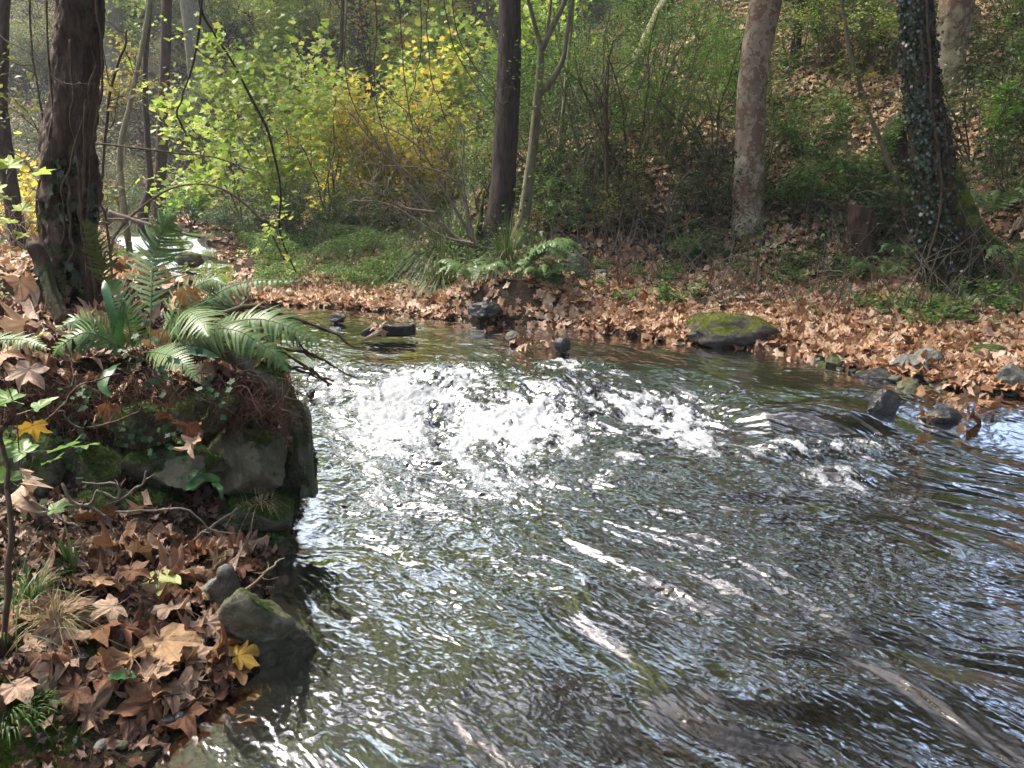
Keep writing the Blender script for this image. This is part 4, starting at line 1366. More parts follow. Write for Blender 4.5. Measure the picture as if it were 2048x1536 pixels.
SHR = [
    # px, py of the foot, height, spread, leaf, template, leaf size, label, stems, leaves per point, kwargs
    (490, 450, 2.3, .30, M_YG, T_STARS[0], .15, 'tall lime-green maple sapling with big flat leaves, the leftmost of the lime ones', 4, 2, {}),
    (580, 462, 2.3, .32, M_YG, T_STARS[1], .15, 'lime-green maple sapling with yellowing lower leaves left of centre', 4, 2, {}),
    (665, 448, 2.6, .35, M_YG, T_STARS[2], .12, 'yellow-green maple sapling above the herb patch', 5, 3, {}),
    (735, 440, 2.2, .45, M_YEL, T_STARS[1], .13, 'sapling with buttery yellow leaves left of the hanging shoots', 6, 3, {}),
    (820, 445, 2.3, .45, M_YEL, T_STARS[2], .13, 'yellow hazel-like shrub behind the hanging shoots', 6, 3, {}),
    (640, 300, 2.2, .4, M_YEL, T_STARS[3], .12, 'golden maple sapling higher on the slope', 4, 2, {}),
    (720, 230, 2.4, .4, M_YG, T_STARS[0], .12, 'yellow-green sapling near the top of the slope', 4, 2, {}),
    (440, 200, 2.2, .35, M_YG, T_OV, .09, 'pale lime sapling at the top of the slope', 4, 2, {}),
    (780, 180, 2.4, .4, M_YEL, T_STARS[3], .14, 'butter-yellow maple sapling high behind the hanging shoots', 5, 4, {}),
    (690, 360, 2.0, .4, M_YG, T_STARS[0], .14, 'lime maple sapling low behind the yellow ones', 5, 4, {}),
    (860, 210, 2.4, .4, M_YG, T_STARS[2], .14, 'lime maple sapling high on the slope left of the lime one by the trunk', 5, 4, {}),
    (560, 230, 2.4, .4, M_YG, T_STARS[1], .14, 'lime maple sapling high on the slope above the tall lime one', 5, 4, {}),
    (900, 250, 2.3, .4, M_YG, T_STARS[1], .11, 'lime sapling just left of the central trunk high on the slope', 4, 2, {}),
    (930, 380, 1.5, .4, M_YG, T_STARS[2], .10, 'small lime sapling beside the foot of the central trunk', 3, 2, {}),
    (860, 350, 1.5, .4, M_YG, T_OV, .07, 'low lime shrub below the yellow foliage', 4, 2, {}),
    (1180, 420, 3.0, .35, M_GRN, T_OV, .045, 'vivid green small-leaved thicket right of the forked tree', 8, 5, dict(scat=.10)),
    (1260, 380, 3.0, .35, M_GRN, T_OV, .045, 'vivid green small-leaved bush left of the bare sapling', 8, 5, dict(scat=.10)),
    (1340, 330, 2.6, .40, M_GRN, T_OV, .045, 'vivid green small-leaved bush midway to the plane tree', 8, 5, dict(scat=.10)),
    (1430, 330, 2.3, .40, M_GRN, T_OV, .045, 'bright green fine-leaved bush left of the plane trunk', 7, 5, dict(scat=.10)),
    (1150, 250, 2.6, .35, M_GRN, T_OV, .045, 'bright green bush high on the slope above the forked tree', 7, 4, dict(scat=.10)),
    (1620, 150, 1.8, .5, M_GRN, T_OV, .05, 'green-gold shrub at the top right of the plane tree', 6, 4, {}),
    (1700, 130, 1.8, .5, M_YG, T_OV, .06, 'yellowing shrub at the top between plane and ivy-clad trees', 5, 3, {}),
    (1780, 140, 1.6, .5, M_MID, T_OV, .06, 'green shrub touching the ivy-clad trunk near the top', 5, 3, {}),
    (1640, 330, .9, .6, M_MID, T_OV, .06, 'leafy green shrub with pale young leaves right of the plane trunk', 7, 4, {}),
    (1600, 440, .75, .7, M_MID, T_OV, .05, 'low green bramble at the foot of the plane tree', 8, 4, {}),
    (1690, 420, .9, .7, M_MID, T_OV, .05, 'green bramble mound between plane and ivy-clad trees', 8, 4, {}),
    (1760, 400, .9, .6, M_MID, T_OV, .055, 'green shrub left of the ivy-clad trunk', 6, 4, {}),
    (1800, 470, .7, .7, M_DARK, T_OV, .055, 'dark green bramble beside the foot of the ivy-clad tree', 7, 4, {}),
    (1990, 330, 1.1, .6, M_GRN, T_OV, .06, 'bright green shrub right of the ivy-clad trunk', 6, 3, {}),
    (2010, 180, 1.4, .6, M_MID, T_OV, .06, 'green shrub at the upper right edge', 6, 3, {}),
    (380, 455, .9, .6, M_GRN, T_OV, .07, 'fresh green clump of broad leaves above the far riffle', 8, 4, dict(scat=.04)),
    (480, 480, .8, .7, M_DARK, T_OV, .045, 'dark greyish bush left of the herb patch', 9, 5, {}),
    (560, 470, .8, .7, M_DARK, T_OV, .045, 'dark bush behind the left of the herb patch', 9, 5, {}),
    (640, 475, .7, .7, M_MID, T_OV, .045, 'mid green bush behind the middle of the herb patch', 9, 5, {}),
    (730, 480, .7, .7, M_DARK, T_OV, .045, 'dark bush behind the right of the herb patch', 8, 5, {}),
    (810, 470, .9, .6, M_DARK, T_OV, .05, 'dark bush left of the leaning bare shrub', 8, 4, {}),
    (60, 330, 1.6, .5, M_OLIVE, T_OV, .06, 'olive shrub far left behind the vine-covered tree', 6, 3, {}),
    (30, 480, .9, .5, M_YEL, T_STARS[0], .10, 'small yellow sapling at the left edge', 4, 2, {}),
    (230, 250, 2.2, .4, M_PALE, T_OV, .07, 'pale-leaved hazel right of the vine-covered tree', 6, 2, dict(strip=.4)),
    (340, 330, 2.0, .45, M_PALE, T_OV, .06, 'thin pale-leaved shrub in front of the reddish far trunk', 6, 2, dict(strip=.4)),
    (300, 420, 1.4, .5, M_OLIVE, T_OV, .055, 'olive shrub above the far riffle', 7, 3, {}),
    (240, 440, 1.3, .5, M_MID, T_OV, .05, 'green shrub just right of the vine-covered trunk', 6, 3, {}),
    (420, 350, 1.6, .45, M_OLIVE, T_OV, .055, 'olive shrub below the lime maple sapling', 6, 3, {}),
    (520, 130, 2.0, .45, M_PALE, T_OV, .08, 'hazy pale shrub at the top of the slope', 6, 2, {}),
    (830, 130, 2.0, .45, M_PALE, T_OV, .08, 'hazy grey-green shrub at the top above the yellow foliage', 6, 2, {}),
    (130, 150, 2.4, .45, M_OLIVE, T_OV, .07, 'olive thicket at the top left behind the trunk', 6, 3, {}),
    (1000, 420, 1.3, .4, M_OLIVE, T_OV, .05, 'olive shrub behind the foot of the central trunk', 6, 3, {}),
    (1110, 470, .9, .5, M_MID, T_OV, .05, 'green shrub at the foot of the forked tree', 6, 3, {}),
    (1250, 470, 1.0, .6, M_OLIVE, T_OV, .042, 'twiggy olive shrub at the foot of the bare sapling', 8, 3, {}),
    (1340, 450, 1.2, .6, M_DARK, T_OV, .042, 'dim tangled bush left of the plane trunk', 8, 3, {}),
    (1420, 440, 1.1, .6, M_DARK, T_OV, .042, 'dim tangled bush against the plane trunk', 8, 3, {}),
    (1400, 520, .35, .8, M_MID, T_OV, .035, 'low green plants on the leaf carpet below the plane tree', 8, 3, {}),
]
for k, s in enumerate(SHR):
    q = hit(s[0], s[1])
    kw = dict(nst=s[8], lpt=s[9], seed=200 + k, lev=2, name='maple_sapling' if s[5] is not T_OV else 'shrub', cat='sapling' if s[5] is not T_OV else 'shrub', twig=[M_TWIG_B, M_TWIG_G][k % 2])
    if s[5] is not T_OV:
        kw.update(scat=.13, flat=.5, spreadx=0) if False else kw.update(scat=.20, flat=.5)
    kw.update(s[10])
    shrub(q, s[2], s[3], s[4], s[5], s[6], s[7], **kw)

thin = [shrub((0, 0, -30), 2.3, .4, m, T_STARS[k], .15, lab, name='maple_sapling', cat='sapling', nst=3, lev=2, lpt=2, seed=280 + k, group=gr, scat=.14, flat=.5)
        for k, (m, lab, gr) in enumerate(((M_YG, 'airy lime-green maple sapling scattered over the upper left slope', 'airy lime saplings of the upper slope'),
                                          (M_YEL, 'airy yellow maple sapling scattered over the upper left slope', 'airy yellow saplings of the upper slope')))]
for k, (px, py) in enumerate([(250, 150), (330, 60), (290, 260), (420, 90), (480, 10), (540, -40), (610, 60), (760, 40), (690, -40), (850, 20), (930, 120), (960, -20), (900, 320), (380, 300), (440, 20), (800, -60), (170, 60), (1080, 60), (1060, 240), (560, 120)]):
    c = [0, 0, 1, 0, 1, 0][k % 6]
    q = hit(px, py)
    if k == 0 or k == 2:
        thin[c].location = tuple(q)
    else:
        copy_tree(thin[c], tuple(q), rs.uniform(0, 6.28), rs.uniform(.8, 1.25))

q0 = shrub((0, 0, -30), .26, .9, M_MID, T_OV, .055, 'small green plant growing through the leaf carpet of the right bank', name='ground_plant', cat='plant', nst=7, lev=1, lpt=2, seed=270, group='small green plants on the right leaf carpet', thick=.006, scat=.03)
for k in range(30):
    px, py = rs.uniform(1130, 2050), rs.uniform(530, 650)
    if k < 8:
        px, py = rs.uniform(1750, 2050), rs.uniform(600, 660)
    q = hit(px, py)
    if k == 0:
        q0.location = tuple(q)
    else:
        copy_tree(q0, tuple(q), rs.uniform(0, 6.28), rs.uniform(.5, 1.2))

# filler bushes behind, copied from four kinds
fill = []
for k, (m, tm, ls) in enumerate(((M_OLIVE, T_OV, .06), (M_MID, T_OV, .055), (M_YG, T_OV, .06), (M_PALE, T_OV, .06), (M_DARK, T_OV, .05))):
    lab = ['olive bush', 'green bush', 'yellow-green bush', 'pale thin-leaved bush', 'dark bush'][k] + ' in the thick growth of the far slope'
    fill.append(shrub((0, 0, -30), 1.5, .55, m, tm, ls, lab, name='bush', nst=7, lev=2, lpt=4, seed=300 + k, group='bushes filling the far slope', scat=.09))
used_p = set()
for k in range(210):
    px = rs.uniform(-60, 2110)
    py = rs.uniform(-80, 430) if px < 1080 else rs.uniform(-60, 400)
    if k > 150:
        px, py = rs.uniform(-60, 980), rs.uniform(-120, 120)
    q = hit(px, py)
    if q[1] < 9.5 or (220 < px < 440 and py > 330) or (1850 < px < 1990 and py < 260):
        continue
    if px < 420:
        c = rs.choice([0, 0, 3, 1, 4])
    elif px < 950:
        c = rs.choice([2, 2, 3, 2, 0])
    elif px < 1500:
        c = rs.choice([1, 4, 0, 1])
    else:
        c = rs.choice([1, 4, 4, 0, 1])
        if 1560 < px < 1850 and py > 150:
            continue
    if c not in used_p:
        used_p.add(c)
        o = fill[c]
        o.location = tuple(q)
    else:
        copy_tree(fill[c], tuple(q), rs.uniform(0, 6.28), rs.uniform(.5, 1.1) * (1.6 if k > 150 else 1.0))
for c in range(5):
    if c not in used_p:
        for ch in list(fill[c].children):
            bpy.data.objects.remove(ch)
        bpy.data.objects.remove(fill[c])


def stem_thing(pts, Y, label, mat, name='bare_sapling', cat='sapling', twigs=8, seed=0, tl_=.4, leaves=None, root=True, r_end=.3, group=None):
    rs = np.random.default_rng(seed)
    P = px_path(pts, Y)
    if root:
        g = gz(P[0, 0], P[0, 1])
        if P[0, 2] > g:
            P = np.vstack([[P[0, 0], P[0, 1], g - .05, P[0, 3]], P])
    e = empty(name, tuple(P[0, :3]), label, cat, group)
    P = bez(P, 44)
    o3 = P[0, :3].copy()
    mb, tips = MB(), []
    P[:, 0] += .012 * noise(np.linspace(0, 9, 44), seed, 0, 3)
    tube(mb, P[:, :3] - o3, np.clip(P[:, 3], .0018, 1), 7)
    for _ in range(twigs):
        i = rs.integers(8, 43)
        grow(mb, P[i, :3] - o3, (P[i, :3] - P[i - 3, :3]) * 6 + rs.normal(size=3) * .5, rs.uniform(.4, 1.1) * tl_, P[i, 3] * .5, 1, tips, rs, .4, (1, 3), .1, 4, 6)
    mb.build('stem', mat, e)
    if leaves:
        m, tm, sz, cnt = leaves
        T = np.array([q[0] for q in tips])
        T = np.repeat(T, cnt, 0) + rs.normal(0, .02, (len(T) * cnt, 3))
        n = len(T)
        ml = MB()
        field(ml, tm, T, rotm(rs.uniform(0, 6.28, n), rs.normal(.2, .4, n), rs.normal(0, .4, n)), rs.uniform(.6, 1.2, n) * sz)
        ml.build('leaves', m, e, False)
    return e


# leaning bare shrub left of the central tree
LEAN = [([(952, 492, 13), (915, 478, 11), (880, 445, 9), (850, 410, 7), (815, 370, 6), (790, 320, 5), (770, 270, 3)], 'lowest'),
        ([(948, 485, 9), (900, 400, 6), (862, 330, 5), (820, 280, 4), (740, 240, 2)], 'middle'),
        ([(945, 480, 8), (920, 380, 5), (870, 340, 4), (760, 330, 3), (690, 310, 2)], 'flat')]
e = empty('leaning_shrub', tuple(atY(955, 495, 10.3)), 'bare grey shrub arching left from the foot of the central trunk', 'shrub')
o3 = np.array(e.location)
r7 = np.random.default_rng(17)
for k, (q, _) in enumerate(LEAN + [([(872, 425, 6), (800, 412, 4), (740, 370, 3), (700, 365, 2)], ''), ([(860, 415, 5), (830, 360, 4), (760, 300, 3), (700, 225, 2)], ''), ([(950, 488, 6), (935, 420, 5), (925, 340, 3), (930, 250, 2)], ''), ([(948, 488, 6), (880, 470, 4), (780, 410, 3), (690, 400, 2)], '')]):
    P = bez(px_path(q, 10.3 - .15 * k), 40)
    mb, tp = MB(), []
    tube(mb, P[:, :3] - o3, np.clip(P[:, 3], .003, 1), 6)
    for _ in range(14):
        i = r7.integers(10, 39)
        grow(mb, P[i, :3] - o3, (P[i, :3] - P[i - 3, :3]) * 5 + r7.normal(size=3) * .45 + np.array([0, 0, .15]), r7.uniform(.25, .8), .0055, 1, tp, r7, .4, (1, 3), .1, 3, 6)
    mb.build('branch', M_TWIG_G, e)

stem_thing([(1213, 520, 8), (1214, 400, 7), (1212, 250, 6), (1216, 150, 4), (1225, 80, 3)], 11.0, 'straight thin bare sapling standing alone right of the forked tree', M_TWIG_B, 'bare_sapling', 'sapling', 16, 1, 1.0)
stem_thing([(1845, 440, 10), (1800, 370, 10), (1752, 260, 10), (1720, 180, 9), (1698, 100, 8), (1690, 30, 7), (1672, -40, 6)], 10.2, 'pale leaning stem with a few round yellow leaves left of the ivy-clad tree', M_BARK_PALE, 'leaning_sapling', 'sapling', 9, 2, .5, (M_YEL, T_OV, .07, 1))
stem_thing([(570, 520, 4), (530, 450, 4), (480, 400, 5), (420, 370, 4), (350, 375, 4), (290, 410, 5), (225, 480, 6)][::-1], 8.3, 'long arching bramble stem over the far riffle', M_TWIG_B, 'arching_bramble', 'bramble', 3, 3, .25)
stem_thing([(595, 545, 3), (560, 470, 4), (562, 380, 4), (545, 300, 5), (520, 230, 6), (470, 130, 4.5), (425, 60, 5), (400, 10, 6), (398, -80, 7)][::-1], 6.4, 'dark drooping branch crossing down through the lime leaves', M_TWIG_D, 'drooping_branch', 'branch', 7, 4, .35, (M_YG, T_OV, .07, 1), False)
stem_thing([(380, 280, 3), (355, 230, 4), (365, 190, 3), (385, 140, 4), (400, 60, 4.5), (412, -60, 5)][::-1], 6.3, 'short dark drooping branch left of the long one', M_TWIG_D, 'drooping_branch', 'branch', 6, 5, .4, (M_YG, T_OV, .07, 1), False)
stem_thing([(210, 440, 5), (200, 380, 5), (215, 220, 6), (240, 120, 5), (255, 60, 4)], 5.2, 'thin forked stem close against the right side of the vine-covered tree', M_TWIG_B, 'bare_sapling', 'sapling', 10, 6, .4, (M_OLIVE, T_OV, .05, 1))
stem_thing([(75, 420, 5), (88, 300, 5), (70, 150, 4), (62, 20, 4), (60, -60, 3)], 5.0, 'thin stem left of the vine-covered tree', M_TWIG_B, 'bare_sapling', 'sapling', 10, 7, .5, (M_OLIVE, T_OV, .045, 1))
stem_thing([(120, 312, 4), (170, 288, 4.5), (260, 295, 4), (340, 305, 3.5), (430, 315, 3), (520, 345, 2)], 4.9, 'thin branch reaching right from the vine-covered trunk', M_TWIG_B, 'side_branch', 'branch', 7, 8, .3, None, False)
stem_thing([(-20, 60, 3), (60, 110, 3), (130, 175, 2)], 4.2, 'fine bare twig crossing the top left corner', M_TWIG_G, 'side_branch', 'branch', 5, 9, .3, None, False)
stem_thing([(215, 425, 11), (300, 450, 9), (400, 475, 5)], 7.5, 'fallen pale branch on the slope behind the tall fern', M_TWIG_G, 'fallen_branch', 'branch', 6, 10, .5, None, False)
stem_thing([(1100, 490, 5), (1150, 380, 4), (1180, 280, 3)], 11.6, 'thin bare stem in the dark gap right of the forked tree', M_TWIG_G, 'bare_sapling', 'sapling', 10, 11, .6)
stem_thing([(1330, 470, 5), (1350, 380, 4), (1400, 320, 3), (1440, 270, 2)], 11.2, 'bare grey stem bending toward the plane trunk', M_TWIG_G, 'bare_sapling', 'sapling', 12, 12, .6)
stem_thing([(1240, 590, 5), (1235, 540, 4), (1240, 500, 3)], 9.4, 'small bare seedling rising from the leaf carpet', M_TWIG_B, 'bare_sapling', 'sapling', 8, 13, .3)
# rotten stump at the foot of the slope
P = px_path([(1735, 545, 80), (1730, 500, 60), (1722, 450, 52), (1712, 428, 36), (1700, 412, 8)], 9.9)
e = empty('rotten_stump', tuple(P[1, :3]), 'brown rotten stump under brambles left of the ivy-clad tree', 'stump')
trunk(e, P, M_BARK_IVY, 91, 30, .2, 5, .12, step=.04, name='stump')
P = px_path([(1805, 400, 60), (1795, 330, 48), (1788, 280, 42), (1795, 240, 30), (1800, 228, 8)], 11.5)
e = empty('rotten_stump', tuple(P[1, :3]), 'blurred brown broken trunk on the slope just left of the ivy-clad trunk', 'stump')
trunk(e, P, M_BARK_IVY, 92, 30, .15, 5, .1, step=.05, name='stump')

# ------------------------------------------------------------------ ferns
def frond_mesh(P, hw, npairs=30, U=(0, -.3, 1), droop=.25, fine=True, stalk=.12, seed=0, r0=.0035, ang=.35):
    """a pinnate frond along the curve P, in world coordinates relative to P[0]"""
    rs = np.random.default_rng(seed)
    C = bez(P, 80)
    mb = MB()
    tube(mb, C - C[0], np.linspace(r0, r0 * .3, 80), 5, None, False)
    U = np.array(U, float)
    ns = 9 if fine else 5
    for k in range(npairs):
        f = (k + .5) / npairs
        u = stalk + (1 - stalk) * f
        i = u * 78
        i0 = int(i)
        p = C[i0] + (C[i0 + 1] - C[i0]) * (i - i0) - C[0]
        T = C[min(i0 + 2, 79)] - C[max(i0 - 2, 0)]
        T /= np.linalg.norm(T)
        S = np.cross(T, U)
        S /= np.linalg.norm(S)
        Un = np.cross(S, T)
        shp = min(1, (f / .22) ** .6) * (1 - max(0, (f - .25) / .75) ** 1.35) + .03
        for sd in (-1, 1):
            L = hw * shp * rs.uniform(.80, 1.06) * (.45 if rs.uniform() < .04 else 1)
            a = ang + rs.normal(0, .11)
            D = S * sd * math.cos(a) + T * math.sin(a)
            w = (1 - stalk) / npairs * np.linalg.norm(np.diff(C, axis=0), axis=1).sum() * (.60 if fine else .44)
            Wd = np.cross(Un, D)
            dr = droop * rs.uniform(.5, 1.6)
            pts = []
            s_ = np.linspace(0, 1, ns)
            for s in s_:
                c = p + D * L * (s - .12 * dr * s * s) - Un * L * dr * s * s + T * L * .10 * s * s
                ww = w * (1 - s) ** .55 * (1 if s < .99 else 0)
                pts.append((c, ww))
            V, F = [], []
            for q, (c, ww) in enumerate(pts):
                g = ww * ((1.0 if q % 2 else .75) if not fine else .62)
                V += [c + Wd * g, c - Wd * g]
                if q:
                    b = 2 * q
                    F.append((b - 2, b - 1, b + 1, b))
            mb.add(V, None, F)
            if fine:
                # toothed pinna: small lobes each side of its midrib
                V, F = [], []
                m = max(6, int(L / .0075))
                for q in range(m):
                    s0, s1 = q / m, (q + 1) / m
                    c0 = p + D * L * (s0 - .12 * dr * s0 * s0) - Un * L * dr * s0 * s0 + T * L * .10 * s0 * s0
                    c1 = p + D * L * (s1 - .12 * dr * s1 * s1) - Un * L * dr * s1 * s1 + T * L * .10 * s1 * s1
                    wl_ = w * (1 - s0) ** .5 * rs.uniform(.85, 1.1)
                    for s2 in (-1, 1):
                        b = len(V)
                        tip = c0 * .35 + c1 * .65 + Wd * s2 * wl_ + (c1 - c0) * .35 - Un * wl_ * .18
                        V += [c0, c1, tip]
                        F.append((b, b + 1, b + 2) if s2 > 0 else (b, b + 2, b + 1))
                mb.add(V, F)
    return mb, C[0]


def fern(label, fronds, mat=M_FERN, name='fern', group=None, fine=True, Y=None):
    """fronds: (path in px with Y, half width px, kwargs)"""
    base = np.array(atY(fronds[0][0][0][0], fronds[0][0][0][1], fronds[0][0][0][2]))
    e = empty(name, tuple(base), label, 'fern', group)
    for k, (path, hwpx, kw) in enumerate(fronds):
        P = np.array([atY(a, b, c) for a, b, c in path])
        hw = hwpx / FPX * proj(P[len(P) // 2])[2]
        kw = dict(kw)
        m_ = kw.pop('mat', mat)
        mb, o0 = frond_mesh(P, hw, fine=fine, seed=k + int(base[0] * 100) % 97, **kw)
        mb.v = [v + (o0 - base) for v in mb.v]
        mb.build('frond', m_, e, False)
    return e


fern('large green fern spreading over the left bank top, its tallest frond against the far riffle', [
    ([(300, 690, 3.75), (302, 600, 3.85), (308, 520, 3.95), (325, 460, 3.95), (352, 428, 3.9)], 78, dict(U=(0, -1, .15), droop=.34, npairs=27, stalk=.18)),
    ([(345, 690, 3.7), (385, 640, 3.8), (430, 590, 3.85), (500, 563, 3.8), (605, 562, 3.7)], 56, dict(U=(0, -.55, 1), droop=.5, npairs=30, stalk=.25)),
    ([(325, 705, 3.7), (345, 655, 3.65), (370, 622, 3.55), (400, 640, 3.4), (418, 674, 3.3)], 92, dict(U=(.1, -.8, 1), droop=.3, npairs=26, stalk=.15)),
    ([(400, 700, 3.7), (430, 660, 3.65), (500, 638, 3.6), (570, 650, 3.55), (650, 690, 3.5)], 88, dict(U=(.1, -.9, 1), droop=.45, npairs=32, stalk=.12)),
    ([(260, 705, 3.6), (215, 665, 3.55), (160, 640, 3.5), (108, 662, 3.45)], 46, dict(U=(0, -.9, 1), droop=.3, npairs=22, stalk=.15)),
    ([(245, 715, 3.5), (215, 680, 3.45), (170, 665, 3.4), (125, 690, 3.35), (105, 715, 3.32)], 56, dict(U=(0, -.9, 1), droop=.35, npairs=22, stalk=.12)),
    ([(270, 715, 3.6), (262, 680, 3.55), (255, 640, 3.5), (240, 600, 3.5)], 46, dict(U=(0, -1, .3), droop=.3, npairs=20, stalk=.2)),
    ([(285, 705, 3.5), (320, 706, 3.4), (360, 722, 3.3), (402, 768, 3.22)], 44, dict(U=(.1, -1, 1), droop=.15, npairs=26, stalk=.1)),
    ([(310, 700, 3.7), (335, 650, 3.75), (370, 590, 3.8), (420, 560, 3.8), (455, 570, 3.75)], 56, dict(U=(0, -.8, .8), droop=.45, npairs=26, stalk=.2)),
    ([(340, 705, 3.6), (400, 665, 3.5), (470, 660, 3.4), (540, 700, 3.35), (580, 745, 3.32)], 62, dict(U=(.1, -.9, 1), droop=.5, npairs=28, stalk=.15)),
    ([(285, 700, 3.7), (265, 640, 3.75), (235, 585, 3.8), (215, 560, 3.8)], 50, dict(U=(0, -1, .2), droop=.35, npairs=24, stalk=.2)),
    ([(330, 700, 3.65), (400, 675, 3.6), (470, 700, 3.5), (520, 750, 3.45)], 44, dict(U=(.1, -.6, 1), droop=.4, npairs=26, stalk=.15)),
])
fern('upright olive fern frond coloured dark as if backlit, before the vine-covered trunk', [
    ([(222, 600, 4.0), (205, 540, 4.0), (185, 480, 4.0), (172, 436, 4.0)], 44, dict(U=(0, -1, .1), droop=.2, npairs=22, stalk=.1))], M_FERN_BACKLIT)
fern('single fern frond coming in at the left edge above the tan leaf', [
    ([(-60, 690, 3.2), (-10, 680, 3.2), (50, 680, 3.15), (102, 700, 3.1)], 40, dict(U=(0, -.6, 1), droop=.3, npairs=24, stalk=.05))])


def far_fern(px, py, r, n, label, seed, Y=None, mat=M_FERN, elev=.7, az=None):
    rs = np.random.default_rng(seed)
    q = hit(px, py) if Y is None else np.array(atY(px, py, Y))
    dep = proj(q)[2]
    L = r / FPX * dep
    e = empty('fern', tuple(q), label, 'fern')
    for k in range(n):
        a = (k / n * 6.28 + rs.uniform(-.3, .3)) if az is None else rs.uniform(*az)
        dv = np.array([math.cos(a), math.sin(a), 0])
        l = L * rs.uniform(.8, 1.1)
        P = np.array([(0, 0, 0), dv * l * .3 + np.array([0, 0, l * elev * .6]), dv * l * .7 + np.array([0, 0, l * elev * .8]), dv * l * 1.05 + np.array([0, 0, l * elev * .5])])
        mb, _ = frond_mesh(P, l * .2, npairs=20, U=(0, -.3, 1), droop=.35, fine=False, seed=seed + k, r0=.003)
        mb.build('frond', mat, e, False)
    return e


far_fern(1035, 555, 125, 12, 'dark green fern spilling right from the foot of the central trunk', 1, az=(-1.0, .9))
far_fern(945, 575, 95, 11, 'dark green fern hanging over the bank left of the foot of the central trunk', 21)
far_fern(1085, 570, 80, 9, 'dark green fern at the bank edge left of the upright slab', 22)
far_fern(1100, 440, 70, 8, 'fern on the slope behind the forked tree', 2)
far_fern(2030, 560, 130, 10, 'large fern at the right edge beside the ivy-clad tree', 3)
far_fern(1985, 440, 110, 8, 'fern above the mossy root at the right', 4)
far_fern(2050, 400, 80, 8, 'bluish fern at the right edge higher up', 5)
far_fern(1710, 545, 60, 7, 'small fern in the shade beside the rotten stump', 6)
far_fern(1800, 530, 85, 7, 'fern at the left foot of the ivy-clad tree', 7)
far_fern(1760, 565, 75, 7, 'broad pale fern on the leaves left of the ivy-clad tree', 8)
far_fern(1990, 620, 50, 7, 'low fern on the right bank below the root', 9)
far_fern(1460, 545, 40, 7, 'small grey-green fern below the plane tree', 10)
far_fern(2020, 250, 70, 7, 'fern on the upper right slope', 11)
far_fern(1420, 400, 60, 7, 'dim fern left of the plane trunk', 12)


# hart's tongue: plain strap leaves
def strap(P, w, n=16, wave=.12, fold=.25, seed=0, U=(0, -1, .6)):
    C = bez(P, n)
    T = np.gradient(C, axis=0)
    T /= np.linalg.norm(T, axis=1)[:, None]
    S = np.cross(T, np.array(U, float))
    S /= np.linalg.norm(S, axis=1)[:, None]
    Nn = np.cross(S, T)
    s = np.linspace(0, 1, n)
    ww = w * np.clip(np.minimum(1, s / .12 + .25), 0, 1) * np.clip((1 - s) * 3.0, 0, 1) ** .7
    V = []
    for k in range(n):
        wv = wave * w * math.sin(s[k] * 22 + seed)
        V += [C[k] - S[k] * ww[k] + Nn[k] * (fold * ww[k] + wv), C[k], C[k] + S[k] * ww[k] + Nn[k] * (fold * ww[k] - wv)]
    F = []
    for k in range(n - 1):
        for j in (0, 1):
            F.append((3 * k + j, 3 * k + j + 1, 3 * k + j + 4, 3 * k + j + 3))
    return np.array(V), np.array(F)


M_STRAP = LG('strap_leaf', [(.03, .10, .025), (.06, .17, .04)], trans=.3, spec=.6, rough=.3)
for k, (pth, w, lab) in enumerate([
    ([(235, 690, 3.6), (225, 630, 3.6), (212, 580, 3.65), (208, 560, 3.7)], 14, 'upright strap-shaped green leaf between trunk and fern'),
    ([(245, 700, 3.55), (242, 650, 3.5), (248, 600, 3.5)], 13, 'upright strap leaf in the middle of the large fern'),
    ([(320, 705, 3.5), (360, 700, 3.42), (405, 705, 3.38), (440, 716, 3.36)], 14, 'dark strap leaf lying to the right under the large fern'),
    ([(240, 728, 3.35), (222, 740, 3.22), (206, 770, 3.15), (222, 795, 3.12)], 16, 'glossy strap leaf hanging over the wall below the fern'),
    ([(440, 962, 3.12), (410, 955, 3.05), (380, 972, 3.0), (366, 980, 2.98)], 14, 'strap leaf sprouting left from the crack in the wall'),
    ([(425, 965, 3.12), (440, 975, 3.02), (445, 1000, 3.0)], 8, 'small wavy strap leaf sprouting down from the crack in the wall'),
    ([(410, 955, 3.12), (395, 940, 3.05), (385, 950, 3.0), (375, 965, 2.99)], 10, 'short strap leaf above the one in the wall crack'),
]):
    P = np.array([atY(*q) for q in pth])
    w = w * .62 / FPX * proj(P[1])[2]
    V, F = strap(P - P[0], w, seed=k)
    mb = MB()
    mb.add(V, None, F)
    tag(mb.build('strap_fern_leaf', M_STRAP, None, True, None, tuple(P[0])), lab, 'leaf')


